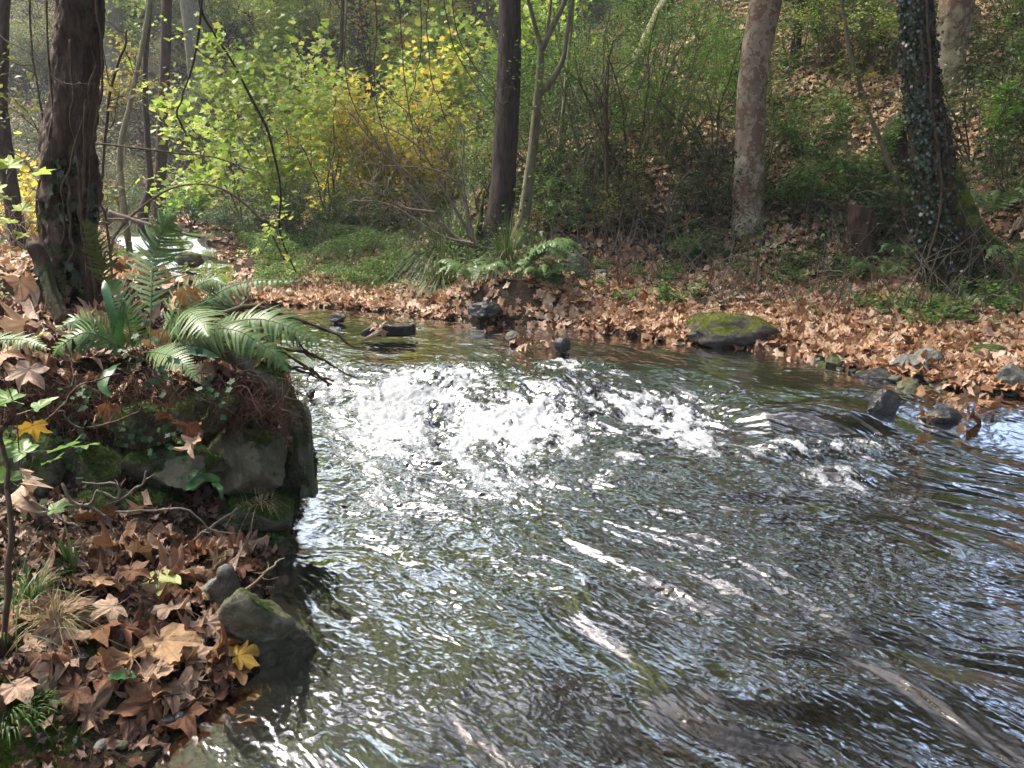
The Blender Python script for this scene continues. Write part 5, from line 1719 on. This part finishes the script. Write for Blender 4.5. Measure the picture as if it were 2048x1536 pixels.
# sedge and grass tufts
def tuft(loc, L, n, label, seed, mat=M_GRASS, spread=1.0, w=.005, droop=1.0, name='grass_tuft', cat='grass', bias=(0, 0), rad_=.05, group=None, dead=None):
    rs = np.random.default_rng(seed)
    e = empty(name, tuple(loc), label, cat, group)
    for nm, m, cnt, ex in (('blades', mat, n, 1.0),) + ((('dead_blades', dead, n // 2, 1.35),) if dead else ()):
        mb = MB()
        for k in range(cnt):
            a = rs.uniform(0, 6.28)
            l = L * rs.uniform(.5, 1.1)
            o = np.array([math.cos(a), math.sin(a), 0]) * rad_ * rs.uniform(0, 1)
            h_ = np.array([math.cos(a) * spread + bias[0], math.sin(a) * spread + bias[1], 0]) * rs.uniform(.15, 1)
            s = np.linspace(0, 1, 7)[:, None]
            hn = np.linalg.norm(h_)
            C = o + h_ * l * s * (.35 + .65 * s) + np.array([0, 0, 1]) * l * (s * (1.05 - .2 * hn) - droop * ex * hn * .95 * s ** 2.2)
            sd = np.cross(h_ + 1e-4, (0, 0, 1))
            sd /= np.linalg.norm(sd) + 1e-9
            ww = w * (1 - s) ** .6 * rs.uniform(.7, 1.2) + .0004
            V = np.stack([C - sd * ww, C + sd * ww], 1).reshape(-1, 3)
            F = [(2 * i, 2 * i + 1, 2 * i + 3, 2 * i + 2) for i in range(6)]
            mb.add(V, None, F)
        mb.build(nm, m, e, False)
    return e


for px, py, L, n, lab, sd_, kw in [
    (900, 530, 1.15, 620, 'large drooping sedge clump on the bank left of the central trunk', 1, dict(spread=.9, bias=(-.1, -.35), rad_=.24, w=.009, droop=1.15)),
    (885, 585, .75, 320, 'sedge curtain hanging over the water below the large clump', 2, dict(spread=.7, bias=(0, -.6), rad_=.14, w=.006, droop=1.8, dead=M_STRAW)),
    (1015, 540, .8, 260, 'drooping sedge clump before the foot of the central trunk', 3, dict(spread=.9, bias=(.05, -.45), rad_=.12, w=.007, dead=M_STRAW, droop=1.3)),
    (1270, 555, .35, 70, 'small upright grass tuft on the leaf carpet right of the slab', 4, {}),
    (1330, 560, .35, 80, 'grass tuft on the leaf carpet left of the boulder', 5, {}),
    (1390, 500, .3, 60, 'small grass tuft nearer the plane tree', 6, {}),
    (1925, 630, .35, 110, 'dark green grass tuft on the right bank under the ivy-clad tree', 7, dict(w=.007)),
    (1450, 520, .3, 60, 'grass tuft left of the plane foot', 8, {}),
    (1630, 640, .2, 30, 'tiny yellow-green tuft behind the boulder', 9, {}),
]:
    tuft(hit(px, py), L, n, lab, sd_, **kw)

# ------------------------------------------------------------------ left bank, close to the camera
rl = np.random.default_rng(404)
BIG = []
for k in range(14):
    V, T, A = t_big_leaf(500 + k, [.15, .35, .6, .9, .25, .5, .8, .3, 1.2, .45, 1.5, 1.0, 1.3, .7][k])
    m_ = MB()
    m_.add(V, T)
    BIG.append(m_.mesh('fallen_leaf', M_LEAFD, True, {'vein': A}))


def big_leaf(loc, size, yaw, pitch, roll, mesh=None, mat=None, label='', group=None, seed=0, name='fallen_leaf'):
    me = BIG[seed % 14] if mesh is None else mesh
    if mat is not None:
        me = me.copy()
        me.materials.clear()
        me.materials.append(mat)
    o = link(name, me, None, tuple(loc))
    o.scale = (size,) * 3
    R = rotm(yaw, pitch, roll)[0]
    o.rotation_euler = Matrix(R.tolist()).to_euler()
    return tag(o, label, 'leaf', group)


def drop_leaf(px, py, size, lab, grp, seed, jit=.28, lift=None, mat=None, q=None):
    q = hit(px, py) if q is None else q
    N = slope_normal(np.array([q[0]]), np.array([q[1]]))
    N = N * .5 + np.array([[0, -.1, .6]])
    N /= np.linalg.norm(N)
    R = norm_rot(N, np.array([rl.uniform(0, 6.28)]), np.array([jit]), rl)[0]
    me = BIG[seed % 14]
    if mat is not None:
        me = me.copy()
        me.materials.clear()
        me.materials.append(mat)
    o = link('fallen_leaf', me, None, (q[0], q[1], q[2] + (lift if lift is not None else rl.uniform(.012, .05))))
    o.scale = (size,) * 3
    o.rotation_euler = Matrix(R.tolist()).to_euler()
    return tag(o, lab, 'leaf', grp)


SHORE = [(60, 1290), (180, 1150), (300, 1100), (420, 1110), (470, 1160), (400, 1260), (470, 1340), (340, 1400), (250, 1330)]
cnt = 0
while cnt < 118:
    c = SHORE[rl.integers(0, len(SHORE))]
    px, py = c[0] + rl.normal(0, 62), c[1] + rl.normal(0, 48)
    if not (-30 < px < 500 and 1085 < py < 1530):
        continue
    q = hit(px, py)
    d_ = ground([q[0]], [q[1]])[1][0]
    if d_ < -.03 or q[1] > 3.25:
        continue
    drop_leaf(px, py, rl.uniform(.10, .185), 'brown dried plane leaf in the leaf pile on the left foreground shore', 'brown leaves of the left foreground shore', cnt, .34, q=q)
    cnt += 1
cnt = 0
while cnt < 92:
    px, py = rl.uniform(-30, 590), rl.uniform(545, 800)
    q = hit(px, py)
    if q[1] > 5.2 or q[1] < 3.2 or q[0] > 0:
        continue
    if ground([q[0]], [q[1]])[1][0] < .03:
        continue
    drop_leaf(px, py, rl.uniform(.12, .20), 'brown dried plane leaf on top of the walled left bank', 'brown leaves on top of the left bank', cnt + 3, .42, q=q)
    cnt += 1
# leaves one can point at
one = 'fallen_leaf'
for px, py, s, mat, sd_, lab in [
    (345, 1185, .17, M_LEAFG, 0, 'pale yellow-green plane leaf on the brown pile behind the wedge-shaped rock'),
    (475, 1345, .14, M_LEAFY, 1, 'orange-yellow leaf on wet ground just below the wedge-shaped rock'),
    (235, 1245, .14, None, 4, 'pale tan cupped leaf alone on dark gravel in the left foreground'),
    (325, 1310, .22, None, 0, 'large pinkish-tan leaf with upturned lobes left of the wedge-shaped rock'),
    (385, 1235, .17, None, 2, 'mauve-brown leaf leaning against the wedge-shaped rock'),
    (310, 1385, .18, None, 7, 'broad tan leaf lying flat near the wet edge of the foreground shore')]:
    drop_leaf(px, py, s, lab, None, sd_, .12, .06, mat)
for px, py, Y, s, yaw, pit, sd_, mat, lab in [
    (375, 850, 3.06, .14, .3, -.9, 2, None, 'curled tan leaf caught on the wall face, upper of the two together'),
    (395, 878, 3.04, .14, 1.9, -.7, 5, None, 'cupped pinkish leaf just below the other curled one on the wall face'),
    (65, 850, 2.75, .13, .5, -1.0, 1, M_LEAFY, 'golden yellow leaf hanging in the green twig at the left edge'),
    (190, 1030, 2.95, .20, .4, -1.0, 7, None, 'crumpled beige leaf snagged in the bare twigs before the wall'),
    (290, 1012, 3.05, .13, 1.2, -.6, 3, None, 'brown leaf lodged on a ledge low in the bank wall'),
    (50, 960, 2.9, .22, 2.2, -1.0, 8, None, 'big dull brown leaf hanging at the left edge before the mossy wall'),
    (215, 812, 3.1, .12, .9, -1.1, 6, None, 'small brown leaf on the wall below the hanging strap leaf'),
    (330, 828, 3.08, .10, .2, -1.0, 9, None, 'small tan leaf stuck on the wall right of the overhanging mossy stone'),
    (535, 712, 3.4, .15, 1.2, -.7, 4, M_LEAFY, 'orange-tan leaf wedged under the twigs above the mossy root'),
    (55, 640, 3.5, .21, 1.5, -.55, 3, None, 'large mauve-brown folded leaf left of the fern'),
    (70, 675, 3.3, .16, 1.1, -.3, 0, M_LEAFG, 'pale beige leaf lying left of the fern base'),
    (60, 735, 3.15, .18, 2.9, -.8, 1, None, 'light brown star-shaped leaf over the edge below the left fern frond'),
    (40, 560, 3.7, .19, .5, -.9, 2, None, 'brown leaf standing on edge left of the mossy stub'),
    (370, 580, 3.7, .16, .7, -.9, 6, None, 'reddish brown leaf propped against the foot of the vine-covered tree')]:
    q = atY(px, py, Y)
    big_leaf(q, s, yaw, pit, rl.uniform(-.3, .3), None, mat, lab, None, sd_)
# leaves on the right shore, nearest ones
cnt = 0
while cnt < 60:
    px = rl.uniform(1380, 2080)
    py = np.interp(px, [1380, 1600, 1760, 2060], [690, 706, 745, 790]) - abs(rl.normal(0, 26)) + 4
    q = hit(px, py)
    if ground([q[0]], [q[1]])[1][0] < .0:
        continue
    drop_leaf(px, py, rl.uniform(.13, .19), 'tan plane leaf along the water edge of the right shore', 'tan leaves along the right water edge', cnt, .3, q=q)
    cnt += 1
# leaves caught midstream
for px, py, Y_, lab, grp, n, sx, sy, col in [
    (1080, 686, .19, 'wet brown leaf in the clump caught between the midstream stones', 'leaves caught between the midstream stones', 12, 26, 5, None),
    (775, 652, .27, 'reddish leaf piled on the midstream log', 'leaves piled on the midstream log', 8, 22, 9, None),
    (1225, 660, .16, 'dark red-brown leaf of the wet raft under the far bank', 'raft of wet leaves under the far bank', 12, 42, 5, None),
    (1895, 818, .12, 'crumpled brown leaf stranded on the shallow stones at the right', 'leaves stranded on the right shallows', 10, 45, 14, None),
    (1985, 800, .12, 'tan leaf heaped at the right edge of the water', 'leaves heaped at the right edge of the water', 8, 35, 12, None)]:
    for k in range(n):
        a, b = px + rl.normal(0, sx), py + rl.normal(0, sy)
        P = atZ(a, b, Y_)
        big_leaf((P[0], P[1], Y_ + rl.uniform(-.02, .04)), rl.uniform(.10, .16), rl.uniform(0, 6.28), rl.normal(0, .5), rl.normal(0, .5), None, None, lab, grp, k)
for px, py, lab in ((370, 1425, 'submerged coppery leaf under the shallow water at the bottom left'), (520, 1425, 'brown leaf just under the surface at the lower left'), (270, 1480, 'half-sunk mottled leaf at the very edge of the bottom left shore'),
                    (640, 1215, 'dark submerged leaf right beside the pointed stone')):
    P = atZ(px, py, -.015)
    big_leaf(P, .17, rl.uniform(0, 6), .05, .05, BIG[0], None, lab, None, 0)

# fine leaf debris and soil crumbs under the leaves
n = 26000
x = rl.uniform(-4.4, -.35, n)
y = rl.uniform(1.5, 6.5, n)
h, d, left, _ = ground(x, y)
k = left & ((d > -.02) | ((d > -.4) & (y < 2.75) & (rl.uniform(0, 1, n) < .4)))
x, y, h = x[k], y[k], h[k]
n = len(x)
N = slope_normal(x, y)
mb = MB()
field(mb, t_star(.5, 3), np.stack([x, y, h + .008], -1), norm_rot(N, rl.uniform(0, 6.28, n), .45 * np.ones(n), rl), rl.uniform(.02, .075, n) * np.where(y < 3.3, .8, 1.2))
M_DEBRIS = LG('leaf_debris', [(.03, .018, .012), (.09, .045, .028), (.18, .09, .055), (.26, .15, .09), (.06, .035, .02)], trans=.1, spec=.35, rough=.5)
stuff(mb.build('leaf_debris', M_DEBRIS, None, False), 'small broken brown leaf bits covering the left bank', 'leaf debris')

# rootlets and dead fibres hanging over the wall edge
mb = MB()
for k in range(1000):
    px, py = rl.uniform(-10, 600), rl.uniform(745, 835)
    Y = 3.30 + rl.uniform(-.12, .16)
    P0 = np.array(atY(px, py, Y))
    L = rl.uniform(.05, .22)
    dv = np.array([rl.normal(0, .7), rl.normal(-.2, .3), rl.normal(-.5, .6)])
    P = [P0]
    for s in range(4):
        dv = dv + rl.normal(size=3) * .35 + np.array([0, 0, -.2])
        P.append(P[-1] + dv / np.linalg.norm(dv) * L / 4)
    tube(mb, P, np.linspace(.0022, .0008, 5), 3, None, False)
M_ROOT = bark_mat('rootlets', (.05, .024, .016), (.15, .08, .05), (60, 60, 60), .001)
stuff(mb.build('hanging_rootlets', M_ROOT, None, True), 'tangle of reddish-brown rootlets along the edge of the bank wall', 'rootlets')

# moss fuzz on the stones of the wall
M_FUZZ = LG('moss_fuzz', [(.018, .035, .008), (.035, .065, .012), (.06, .10, .018), (.09, .11, .03)], trans=.3, spec=.2)


def fuzz(o, n, L, zmin=-.2, mat=None, seed=0):
    me = o.data
    V = np.empty(len(me.vertices) * 3, np.float32)
    me.vertices.foreach_get('co', V)
    N = np.empty(len(me.vertices) * 3, np.float32)
    me.vertices.foreach_get('normal', N)
    V, N = V.reshape(-1, 3).astype(float), N.reshape(-1, 3).astype(float)
    rs = np.random.default_rng(seed)
    ok = np.where((N[:, 2] + .8 * noise(V[:, 0] * 9, V[:, 1] * 9, V[:, 2] * 9, seed) > zmin))[0]
    i = rs.choice(ok, n)
    P, Nn = V[i] + rs.normal(0, .004, (n, 3)), N[i]
    D = Nn + rs.normal(0, .55, (n, 3)) + np.array([0, 0, -.15])
    D /= np.linalg.norm(D, axis=1)[:, None]
    S = np.cross(D, rs.normal(size=(n, 3)))
    S /= np.linalg.norm(S, axis=1)[:, None]
    l = rs.uniform(.4, 1.2, n)[:, None] * L
    W_ = np.stack([P - S * .0013, P + S * .0013, P + D * l], 1).reshape(-1, 3)
    mb = MB()
    mb.add(W_, np.arange(3 * n).reshape(-1, 3))
    return mb.build('moss', mat or M_FUZZ, o, False)


for o in list(COL.objects):
    if o.name.startswith('wall_stone') and o.data.materials[0] is M_MOSSROCK:
        fuzz(o, 5200, .018, -.25, seed=3)
    elif o.name.startswith('wall_stone'):
        fuzz(o, 1600, .014, .75, seed=4)
    elif o.name.startswith('boulder'):
        fuzz(o, 9000, .018, .55, LG('bright_moss', [(.07, .09, .012), (.12, .15, .018), (.18, .19, .03)], trans=.3, spec=.2), seed=5)

# ivy creeping over the wall
mb = MB()
n = 230
cl = np.array([(60, 870), (110, 950), (150, 800), (350, 890), (290, 880), (150, 880), (40, 930), (420, 800), (90, 1010), (250, 700), (330, 760)])
i = rl.integers(0, len(cl), n)
px, py = cl[i, 0] + rl.normal(0, 26, n), cl[i, 1] + rl.normal(0, 22, n)
pos = np.array([atY(a, b, 3.17 + .05 * rl.normal()) for a, b in zip(px, py)])
field(mb, t_star(.1, 4), pos, rotm(rl.normal(0, .7, n), rl.normal(1.0, .4, n), rl.normal(0, .5, n)), rl.uniform(.02, .045, n))
stuff(mb.build('wall_ivy', LG('wall_ivy', [(.025, .06, .02), (.045, .095, .035), (.07, .13, .06)], trans=.15, spec=.3, rough=.5), None, False), 'small dark ivy leaves creeping over the mossy bank wall', 'ivy')


def twig(paths, label, mat, name='bare_twig', cat='twig', knots=False, part='twig'):
    P0 = np.array(atY(paths[0][0][0], paths[0][0][1], paths[0][0][3]))
    e = empty(name, tuple(P0), label, cat)
    for k, q in enumerate(paths):
        P = bez(px_path(q), 36)
        s = np.linspace(0, 1, 36)
        P[:, 0] += .006 * noise(s * 11, k, 1, 3)
        P[:, 2] += .006 * noise(s * 11, k, 5, 4)
        R = np.clip(P[:, 3], .0011, 1) * (1 + (.5 * (np.abs(noise(s * 26, k, 2, 5)) > .45) if knots else .15 * noise(s * 20, k, 2, 5)))
        mb = MB()
        tube(mb, P[:, :3] - P0, R, 6)
        tp = []
        for _ in range(3):
            i = rl.integers(8, 34)
            grow(mb, P[i, :3] - P0, (P[i, :3] - P[i - 3, :3]) * 10 + rl.normal(size=3) * .3, rl.uniform(.03, .09), R[i] * .7, 0, tp, rl, .5, n=4)
        mb.build(part, mat, e)
    return e


twig([[(380, 613, 6, 3.9), (440, 618, 6, 3.85), (492, 613, 5, 3.8)],
      [(432, 632, 8, 3.7), (492, 613, 8, 3.7), (536, 620, 7, 3.7), (601, 641, 6, 3.7), (666, 665, 5, 3.7), (700, 691, 4, 3.7), (737, 691, 3, 3.7)],
      [(422, 662, 7, 3.6), (484, 701, 7, 3.55), (526, 738, 6, 3.5), (562, 758, 5, 3.5), (588, 774, 4, 3.5)],
      [(500, 665, 6, 3.6), (531, 683, 6, 3.6), (606, 730, 5, 3.6), (648, 761, 4, 3.6), (660, 772, 3, 3.6)],
      [(520, 690, 6, 3.6), (554, 696, 5, 3.6), (614, 706, 5, 3.6), (653, 725, 4, 3.6), (711, 756, 3, 3.6)],
      [(560, 655, 5, 3.6), (588, 675, 5, 3.6), (609, 699, 4, 3.6), (650, 722, 3, 3.6)],
      [(471, 752, 4, 3.45), (526, 738, 5, 3.5), (573, 735, 4, 3.55), (625, 736, 3, 3.6)],
      [(505, 702, 5, 3.55), (560, 725, 5, 3.55), (610, 745, 4, 3.6), (668, 763, 3, 3.6)]],
     'knobbly grey-brown dead branch fanning out over the white water from the left bank', M_TWIG_B, 'dead_branch', 'branch', True)
twig([[(97, 837, 4, 2.9), (128, 808, 4, 2.95), (156, 775, 4, 3.0), (200, 762, 3, 3.05), (240, 745, 3, 3.1)],
      [(131, 700, 3, 3.1), (147, 737, 3, 3.05), (145, 775, 4, 3.0)],
      [(70, 860, 4, 2.9), (122, 822, 4, 2.95), (134, 837, 4, 2.95), (170, 856, 4, 2.95), (256, 834, 4, 2.95), (289, 806, 3, 2.95)]],
     'thin forked bare twig hanging over the mossy overhanging wall stone', M_TWIG_B)
twig([[(60, 1000, 4, 2.8), (109, 1029, 5, 2.8), (134, 1047, 5, 2.8), (161, 1058, 4, 2.8), (172, 1100, 4, 2.8), (161, 1122, 3, 2.8)],
      [(127, 968, 4, 2.8), (150, 1006, 5, 2.8), (181, 1009, 5, 2.8), (197, 980, 4, 2.8), (236, 998, 4, 2.8), (268, 980, 4, 2.8), (286, 968, 4, 2.8), (294, 944, 3, 2.8)],
      [(181, 1009, 4, 2.8), (223, 1051, 4, 2.8), (221, 1127, 3, 2.8)],
      [(165, 963, 3, 2.8), (200, 966, 3, 2.8), (232, 970, 4, 2.8), (241, 997, 4, 2.8)]],
     'pale crooked bare twig holding the crumpled beige leaf before the wall', M_TWIG_G, knots=True)
twig([[(232, 1024, 4, 2.95), (286, 1022, 5, 2.95), (344, 1019, 5, 2.95), (384, 1025, 4, 2.95), (416, 1058, 4, 2.95), (471, 1067, 3, 2.95)],
      [(355, 1105, 5, 2.85), (416, 1058, 5, 2.95), (467, 1024, 4, 3.0), (475, 1018, 3, 3.0)]],
     'grey bare twig crossing the lower stones of the bank wall', M_TWIG_G)
twig([[(429, 1216, 5, 2.6), (491, 1181, 4, 2.7), (540, 1140, 4, 2.75), (567, 1114, 3, 2.8)]], 'straight pale stick leaning across the top of the wedge-shaped rock', M_STRAW, 'dry_stick', 'stick')
twig([[(410, 1150, 4, 2.8), (440, 1125, 4, 2.85), (458, 1098, 3, 2.9)]], 'short pale stick above the pointed grey-green stone', M_STRAW, 'dry_stick', 'stick')
twig([[(300, 1330, 6, 2.45), (350, 1355, 8, 2.4), (400, 1380, 12, 2.35), (470, 1395, 10, 2.33)]], 'dark wet stick running into the water below the orange-yellow leaf', M_TWIG_D, 'wet_stick', 'stick')
twig([[(180, 1240, 4, 2.55), (260, 1262, 4, 2.55), (330, 1255, 3, 2.6), (400, 1230, 3, 2.6)]], 'thin tan stalk lying across the leaves of the foreground shore', M_STRAW, 'dry_stick', 'stick')
twig([[(295, 1435, 4, 2.15), (340, 1418, 4, 2.2), (400, 1400, 3, 2.25)]], 'thin reddish stalk at the wet bottom edge of the shore', M_STRAW, 'dry_stick', 'stick')
twig([[(60, 1530, 4, 1.95), (100, 1490, 4, 2.0), (140, 1450, 3, 2.05)]], 'short pale stick in the bottom left corner', M_STRAW, 'dry_stick', 'stick')
twig([[(2, 1340, 11, 2.1), (14, 1200, 12, 2.1), (22, 1050, 11, 2.15), (12, 930, 9, 2.2), (0, 850, 7, 2.2)]], 'upright brown stem at the left edge of the foreground', M_TWIG_B, 'bare_sapling', 'sapling')

# mossy stub before the vine-covered tree; mossy root and old post above the water
e = empty('mossy_stub', atY(115, 620, 4.0), 'broken mossy pale branch stub leaning before the vine-covered tree', 'branch')
trunk(e, px_path([(60, 482, 6, 4.0), (66, 492, 19, 4.0), (84, 522, 22, 4.0), (94, 556, 19, 3.95), (108, 598, 20, 3.9), (128, 645, 22, 3.85)]), M_BARK_LEFT, 95, 24, .28, 4, .12, step=.02, name='wood')
e = empty('mossy_root', atY(480, 700, 3.5), 'thick dark mossy root bending down to the old post at the wall corner', 'root')
ro = trunk(e, px_path([(400, 690, 30, 3.6), (470, 705, 46, 3.5), (525, 740, 52, 3.42), (565, 785, 42, 3.36), (590, 835, 32, 3.34), (602, 880, 24, 3.34), (606, 930, 14, 3.35)]), M_MOSSROCK, 96, 26, .14, 3, .08, step=.012, name='root', freq=14)
fuzz(ro, 5000, .012, -.1, seed=8)
e = empty('old_post', atY(612, 985, 3.5), 'weathered pale green wooden post stub at the wall corner in the water', 'post')
P = px_path([(618, 990, 34, 3.5), (617, 930, 28, 3.5), (610, 875, 27, 3.5), (605, 838, 34, 3.5), (600, 818, 28, 3.5), (594, 810, 6, 3.5)])
pst = trunk(e, P, bark_mat('old_wood', (.10, .11, .06), (.30, .30, .20), (40, 40, 4), .006, lich=(.22, .24, .14)), 97, 24, .08, 4, .07, step=.012, name='post')
fuzz(pst, 1200, .01, .2, seed=9)
# midstream log
A_, B_ = np.array(atZ(722, 664, .20)), np.array(atZ(830, 661, .22))
e = empty('midstream_log', tuple(A_), 'short black waterlogged log with red leaves heaped on it midstream', 'log')
P = np.array([[*(A_ + (B_ - A_) * u + np.array([0, 0, zz])), r_] for u, zz, r_ in ((0, -.03, .015), (.08, -.01, .035), (.35, .02, .055), (.7, .01, .058), (1.0, .015, .052))])
trunk(e, P, bark_mat('wet_log', (.006, .005, .005), (.03, .024, .02), (20, 20, 20), .01, rough=.4), 98, 22, .10, 3, .05, step=.02, name='log')

# green twigs at the left edge
M_YOUNG = LG('young_green_leaves', [(.12, .26, .05), (.20, .36, .08), (.30, .42, .14)], trans=.45, spec=.5, rough=.35)
M_BRAMB = LG('bramble_leaves', [(.05, .14, .04), (.08, .20, .065)], trans=.3, spec=.45, rough=.4)


def leafy(label, stem, leaves, mat, Y, name, oval=False, smat=None):
    P0 = np.array(atY(stem[0][0], stem[0][1], Y))
    e = empty(name, tuple(P0), label, 'twig')
    P = bez(px_path([(a, b, 4) for a, b in stem], Y), 30)
    mb = MB()
    tube(mb, P[:, :3] - P0, .0022, 5)
    mb.build('stem', smat or M_TWIG_B, e)
    for k, (px, py, s, yaw, pit) in enumerate(leaves):
        V, T, A = t_big_leaf(900 + k, .12)
        if oval:
            V, T, A = oval_leaf(k)
        R = rotm(yaw, pit, rl.normal(0, .15))[0]
        Q = np.array(atY(px, py, Y - .03 * (k % 3)))
        m_ = MB()
        m_.add((R @ V.T).T * s + Q - P0, T)
        m_.build('leaf', mat, e, True, {'vein': A})
    return e


def oval_leaf(seed):
    """broad serrated bramble leaflet"""
    r = random.Random(seed)
    n = 22
    V, A, T = [], [], []
    for i in range(n + 1):
        s = i / n
        w = .40 * math.sin(math.pi * min(1, s ** .8)) ** .75 * (1 + (.07 if i % 2 else -.05)) + .004
        zc = -.16 * (s - .4) ** 2
        for j, u in enumerate((-1, -.5, 0, .5, 1)):
            V.append((u * w, s, zc + .10 * abs(u) * w * 2 + .025 * math.sin(s * 26) * abs(u)))
            A.append(1.0 if j == 2 else 0.0)
    for i in range(n):
        for j in range(4):
            a = i * 5 + j
            T += [(a, a + 1, a + 6), (a, a + 6, a + 5)]
    return np.array(V), np.array(T), np.array(A)


leafy('spray of light green lobed leaves at the left edge above the mossy wall', [(-20, 700), (25, 800), (38, 900), (36, 960)],
      [(20, 800, .13, 1.2, .25), (-20, 815, .13, -1.0, .2), (75, 815, .11, -.9, .35), (50, 905, .14, 1.3, .2), (115, 900, .14, -1.4, .25), (165, 892, .10, -1.6, .15), (10, 885, .13, 1.9, .2), (95, 925, .10, -.6, .1), (20, 960, .12, .8, .3), (105, 1020, .11, -1.2, .3)], M_YOUNG, 2.65, 'leafy_twig')
leafy('trailing bramble with rounded green leaflets on the mossy ground at the bottom left', [(-10, 1400), (40, 1385), (100, 1368), (180, 1375), (240, 1352), (275, 1348)],
      [(80, 1395, .085, 2.7, -.2), (72, 1372, .075, 1.2, .3), (70, 1415, .085, 3.6, -.3), (168, 1372, .075, 2.9, -.3), (215, 1352, .08, -1.4, -.1), (105, 1450, .05, 3.0, -.2), (60, 1345, .06, .8, .3)], M_BRAMB, 2.12, 'bramble', True)
leafy('cluster of vivid green maple leaves at the left edge beside the trunk', [(-40, 330), (0, 340), (60, 345)],
      [(15, 335, .16, .4, .5), (-10, 320, .16, 1.2, .4), (75, 350, .13, -1.2, .3), (10, 395, .15, 2.4, .2), (-20, 380, .15, .2, .4)], M_YG, 3.9, 'leafy_twig')
leafy('small vivid yellow-green leaves low at the left edge beside the trunk', [(30, 470), (45, 420), (60, 400)],
      [(45, 420, .13, .4, .5), (20, 445, .13, 1.2, .4), (70, 440, .12, -1.2, .3), (50, 470, .12, 2.4, .2), (90, 400, .1, .2, .4)], M_YG, 4.6, 'leafy_twig')

# grass and moss of the foreground
tuft(hit(110, 1250), .17, 150, 'tuft of pale dry grass on the left foreground shore', 31, M_STRAW, 1.2, .0022, 1.2, rad_=.05)
tuft(hit(60, 1200), .16, 100, 'green grass tuft behind the pale dry grass at the left', 32, M_GRASS, 1.0, .0028, 1.0, rad_=.07)
tuft(hit(150, 1150), .22, 16, 'few broad grass blades before the mossy wall', 33, M_GRASS, .6, .006, .7, rad_=.03)
tuft(hit(20, 1420), .06, 260, 'moss-green fine grass in the bottom left corner', 34, M_GRASS, 1.4, .002, 1.3, rad_=.12)
tuft(hit(20, 1300), .42, 26, 'long thin grass blades arching at the left edge of the foreground', 35, M_GRASS, .9, .0022, .9, rad_=.05, bias=(.3, 0))
tuft(atY(520, 1010, 3.2), .12, 60, 'thin dry grass draped on the moss-draped block', 36, M_STRAW, 1.3, .0012, 1.6, rad_=.08)
mb = MB()
n = 30000
cl = np.array([(130, 1350), (30, 1450), (60, 1420), (10, 1500), (100, 1440), (50, 1480), (170, 1350), (40, 1390)])
base = np.array([hit(*c) for c in cl])
i = rl.integers(0, len(cl), n)
x, y = base[i, 0] + rl.normal(0, .045, n), base[i, 1] + rl.normal(0, .05, n)
h = ground(x, y)[0]
D_ = np.stack([rl.normal(0, .5, n), rl.normal(0, .5, n), np.ones(n)], -1)
S_ = np.cross(D_, rl.normal(size=(n, 3)))
S_ /= np.linalg.norm(S_, axis=1)[:, None]
P_ = np.stack([x, y, h], -1)
mb.add(np.stack([P_ - S_ * .0012, P_ + S_ * .0012, P_ + D_ * rl.uniform(.006, .02, (n, 1))], 1).reshape(-1, 3), np.arange(3 * n).reshape(-1, 3))
stuff(mb.build('ground_moss', LG('ground_moss', [(.04, .07, .01), (.08, .12, .02), (.12, .16, .03)], trans=.3, spec=.2), None, False), 'patches of green moss on the left foreground shore', 'moss')

# ------------------------------------------------------------------ droplets thrown up over the white water
k = np.where((foamM > .75) & (wy > 3.8) & (wy < 7.5) & (wx > -1.3))[0]
k = rl.choice(k, 1500)
n = len(k)
pos = np.stack([wx[k] + rl.normal(0, .03, n), wy[k] + rl.normal(0, .03, n), z[k] + rl.gamma(1.3, .016, n)], -1)
mb = MB()
oc = np.array([(1, 0, 0), (-1, 0, 0), (0, 1, 0), (0, -1, 0), (0, 0, 1), (0, 0, -1)], float)
of = np.array([(0, 2, 4), (2, 1, 4), (1, 3, 4), (3, 0, 4), (2, 0, 5), (1, 2, 5), (3, 1, 5), (0, 3, 5)])
field(mb, (oc, of), pos, rotm(rl.uniform(0, 6, n), 0, 0), rl.uniform(.0012, .0048, n))
t = NT('spray')
stuff(mb.build('spray', t.finish(t.pbr((.82, .85, .88), .3, .5).outputs[0]), None, True), 'fine droplets splashing over the white water of the rapid', 'spray')

# ------------------------------------------------------------------ added closed box of even, thin haze standing in for backlight flare
bm = bmesh.new()
bmesh.ops.create_cube(bm, size=1)
me = bpy.data.meshes.new('haze')
bm.to_mesh(me)
bm.free()
hz = link('haze', me, None, (0, 0, 18.0))
hz.scale = (270, 270, 46)
t = NT('haze')
pv = t.n('ShaderNodeVolumePrincipled', {'Color': (.92, .95, 1.0, 1), 'Density': .0018, 'Anisotropy': .35})
t.t.links.new(pv.outputs[0], t.out.inputs['Volume'])
me.materials.append(t.m)
hz['kind'] = 'stuff'
hz['label'] = 'thin pale haze added to stand for the veil of backlight flare'
hz['category'] = 'haze'
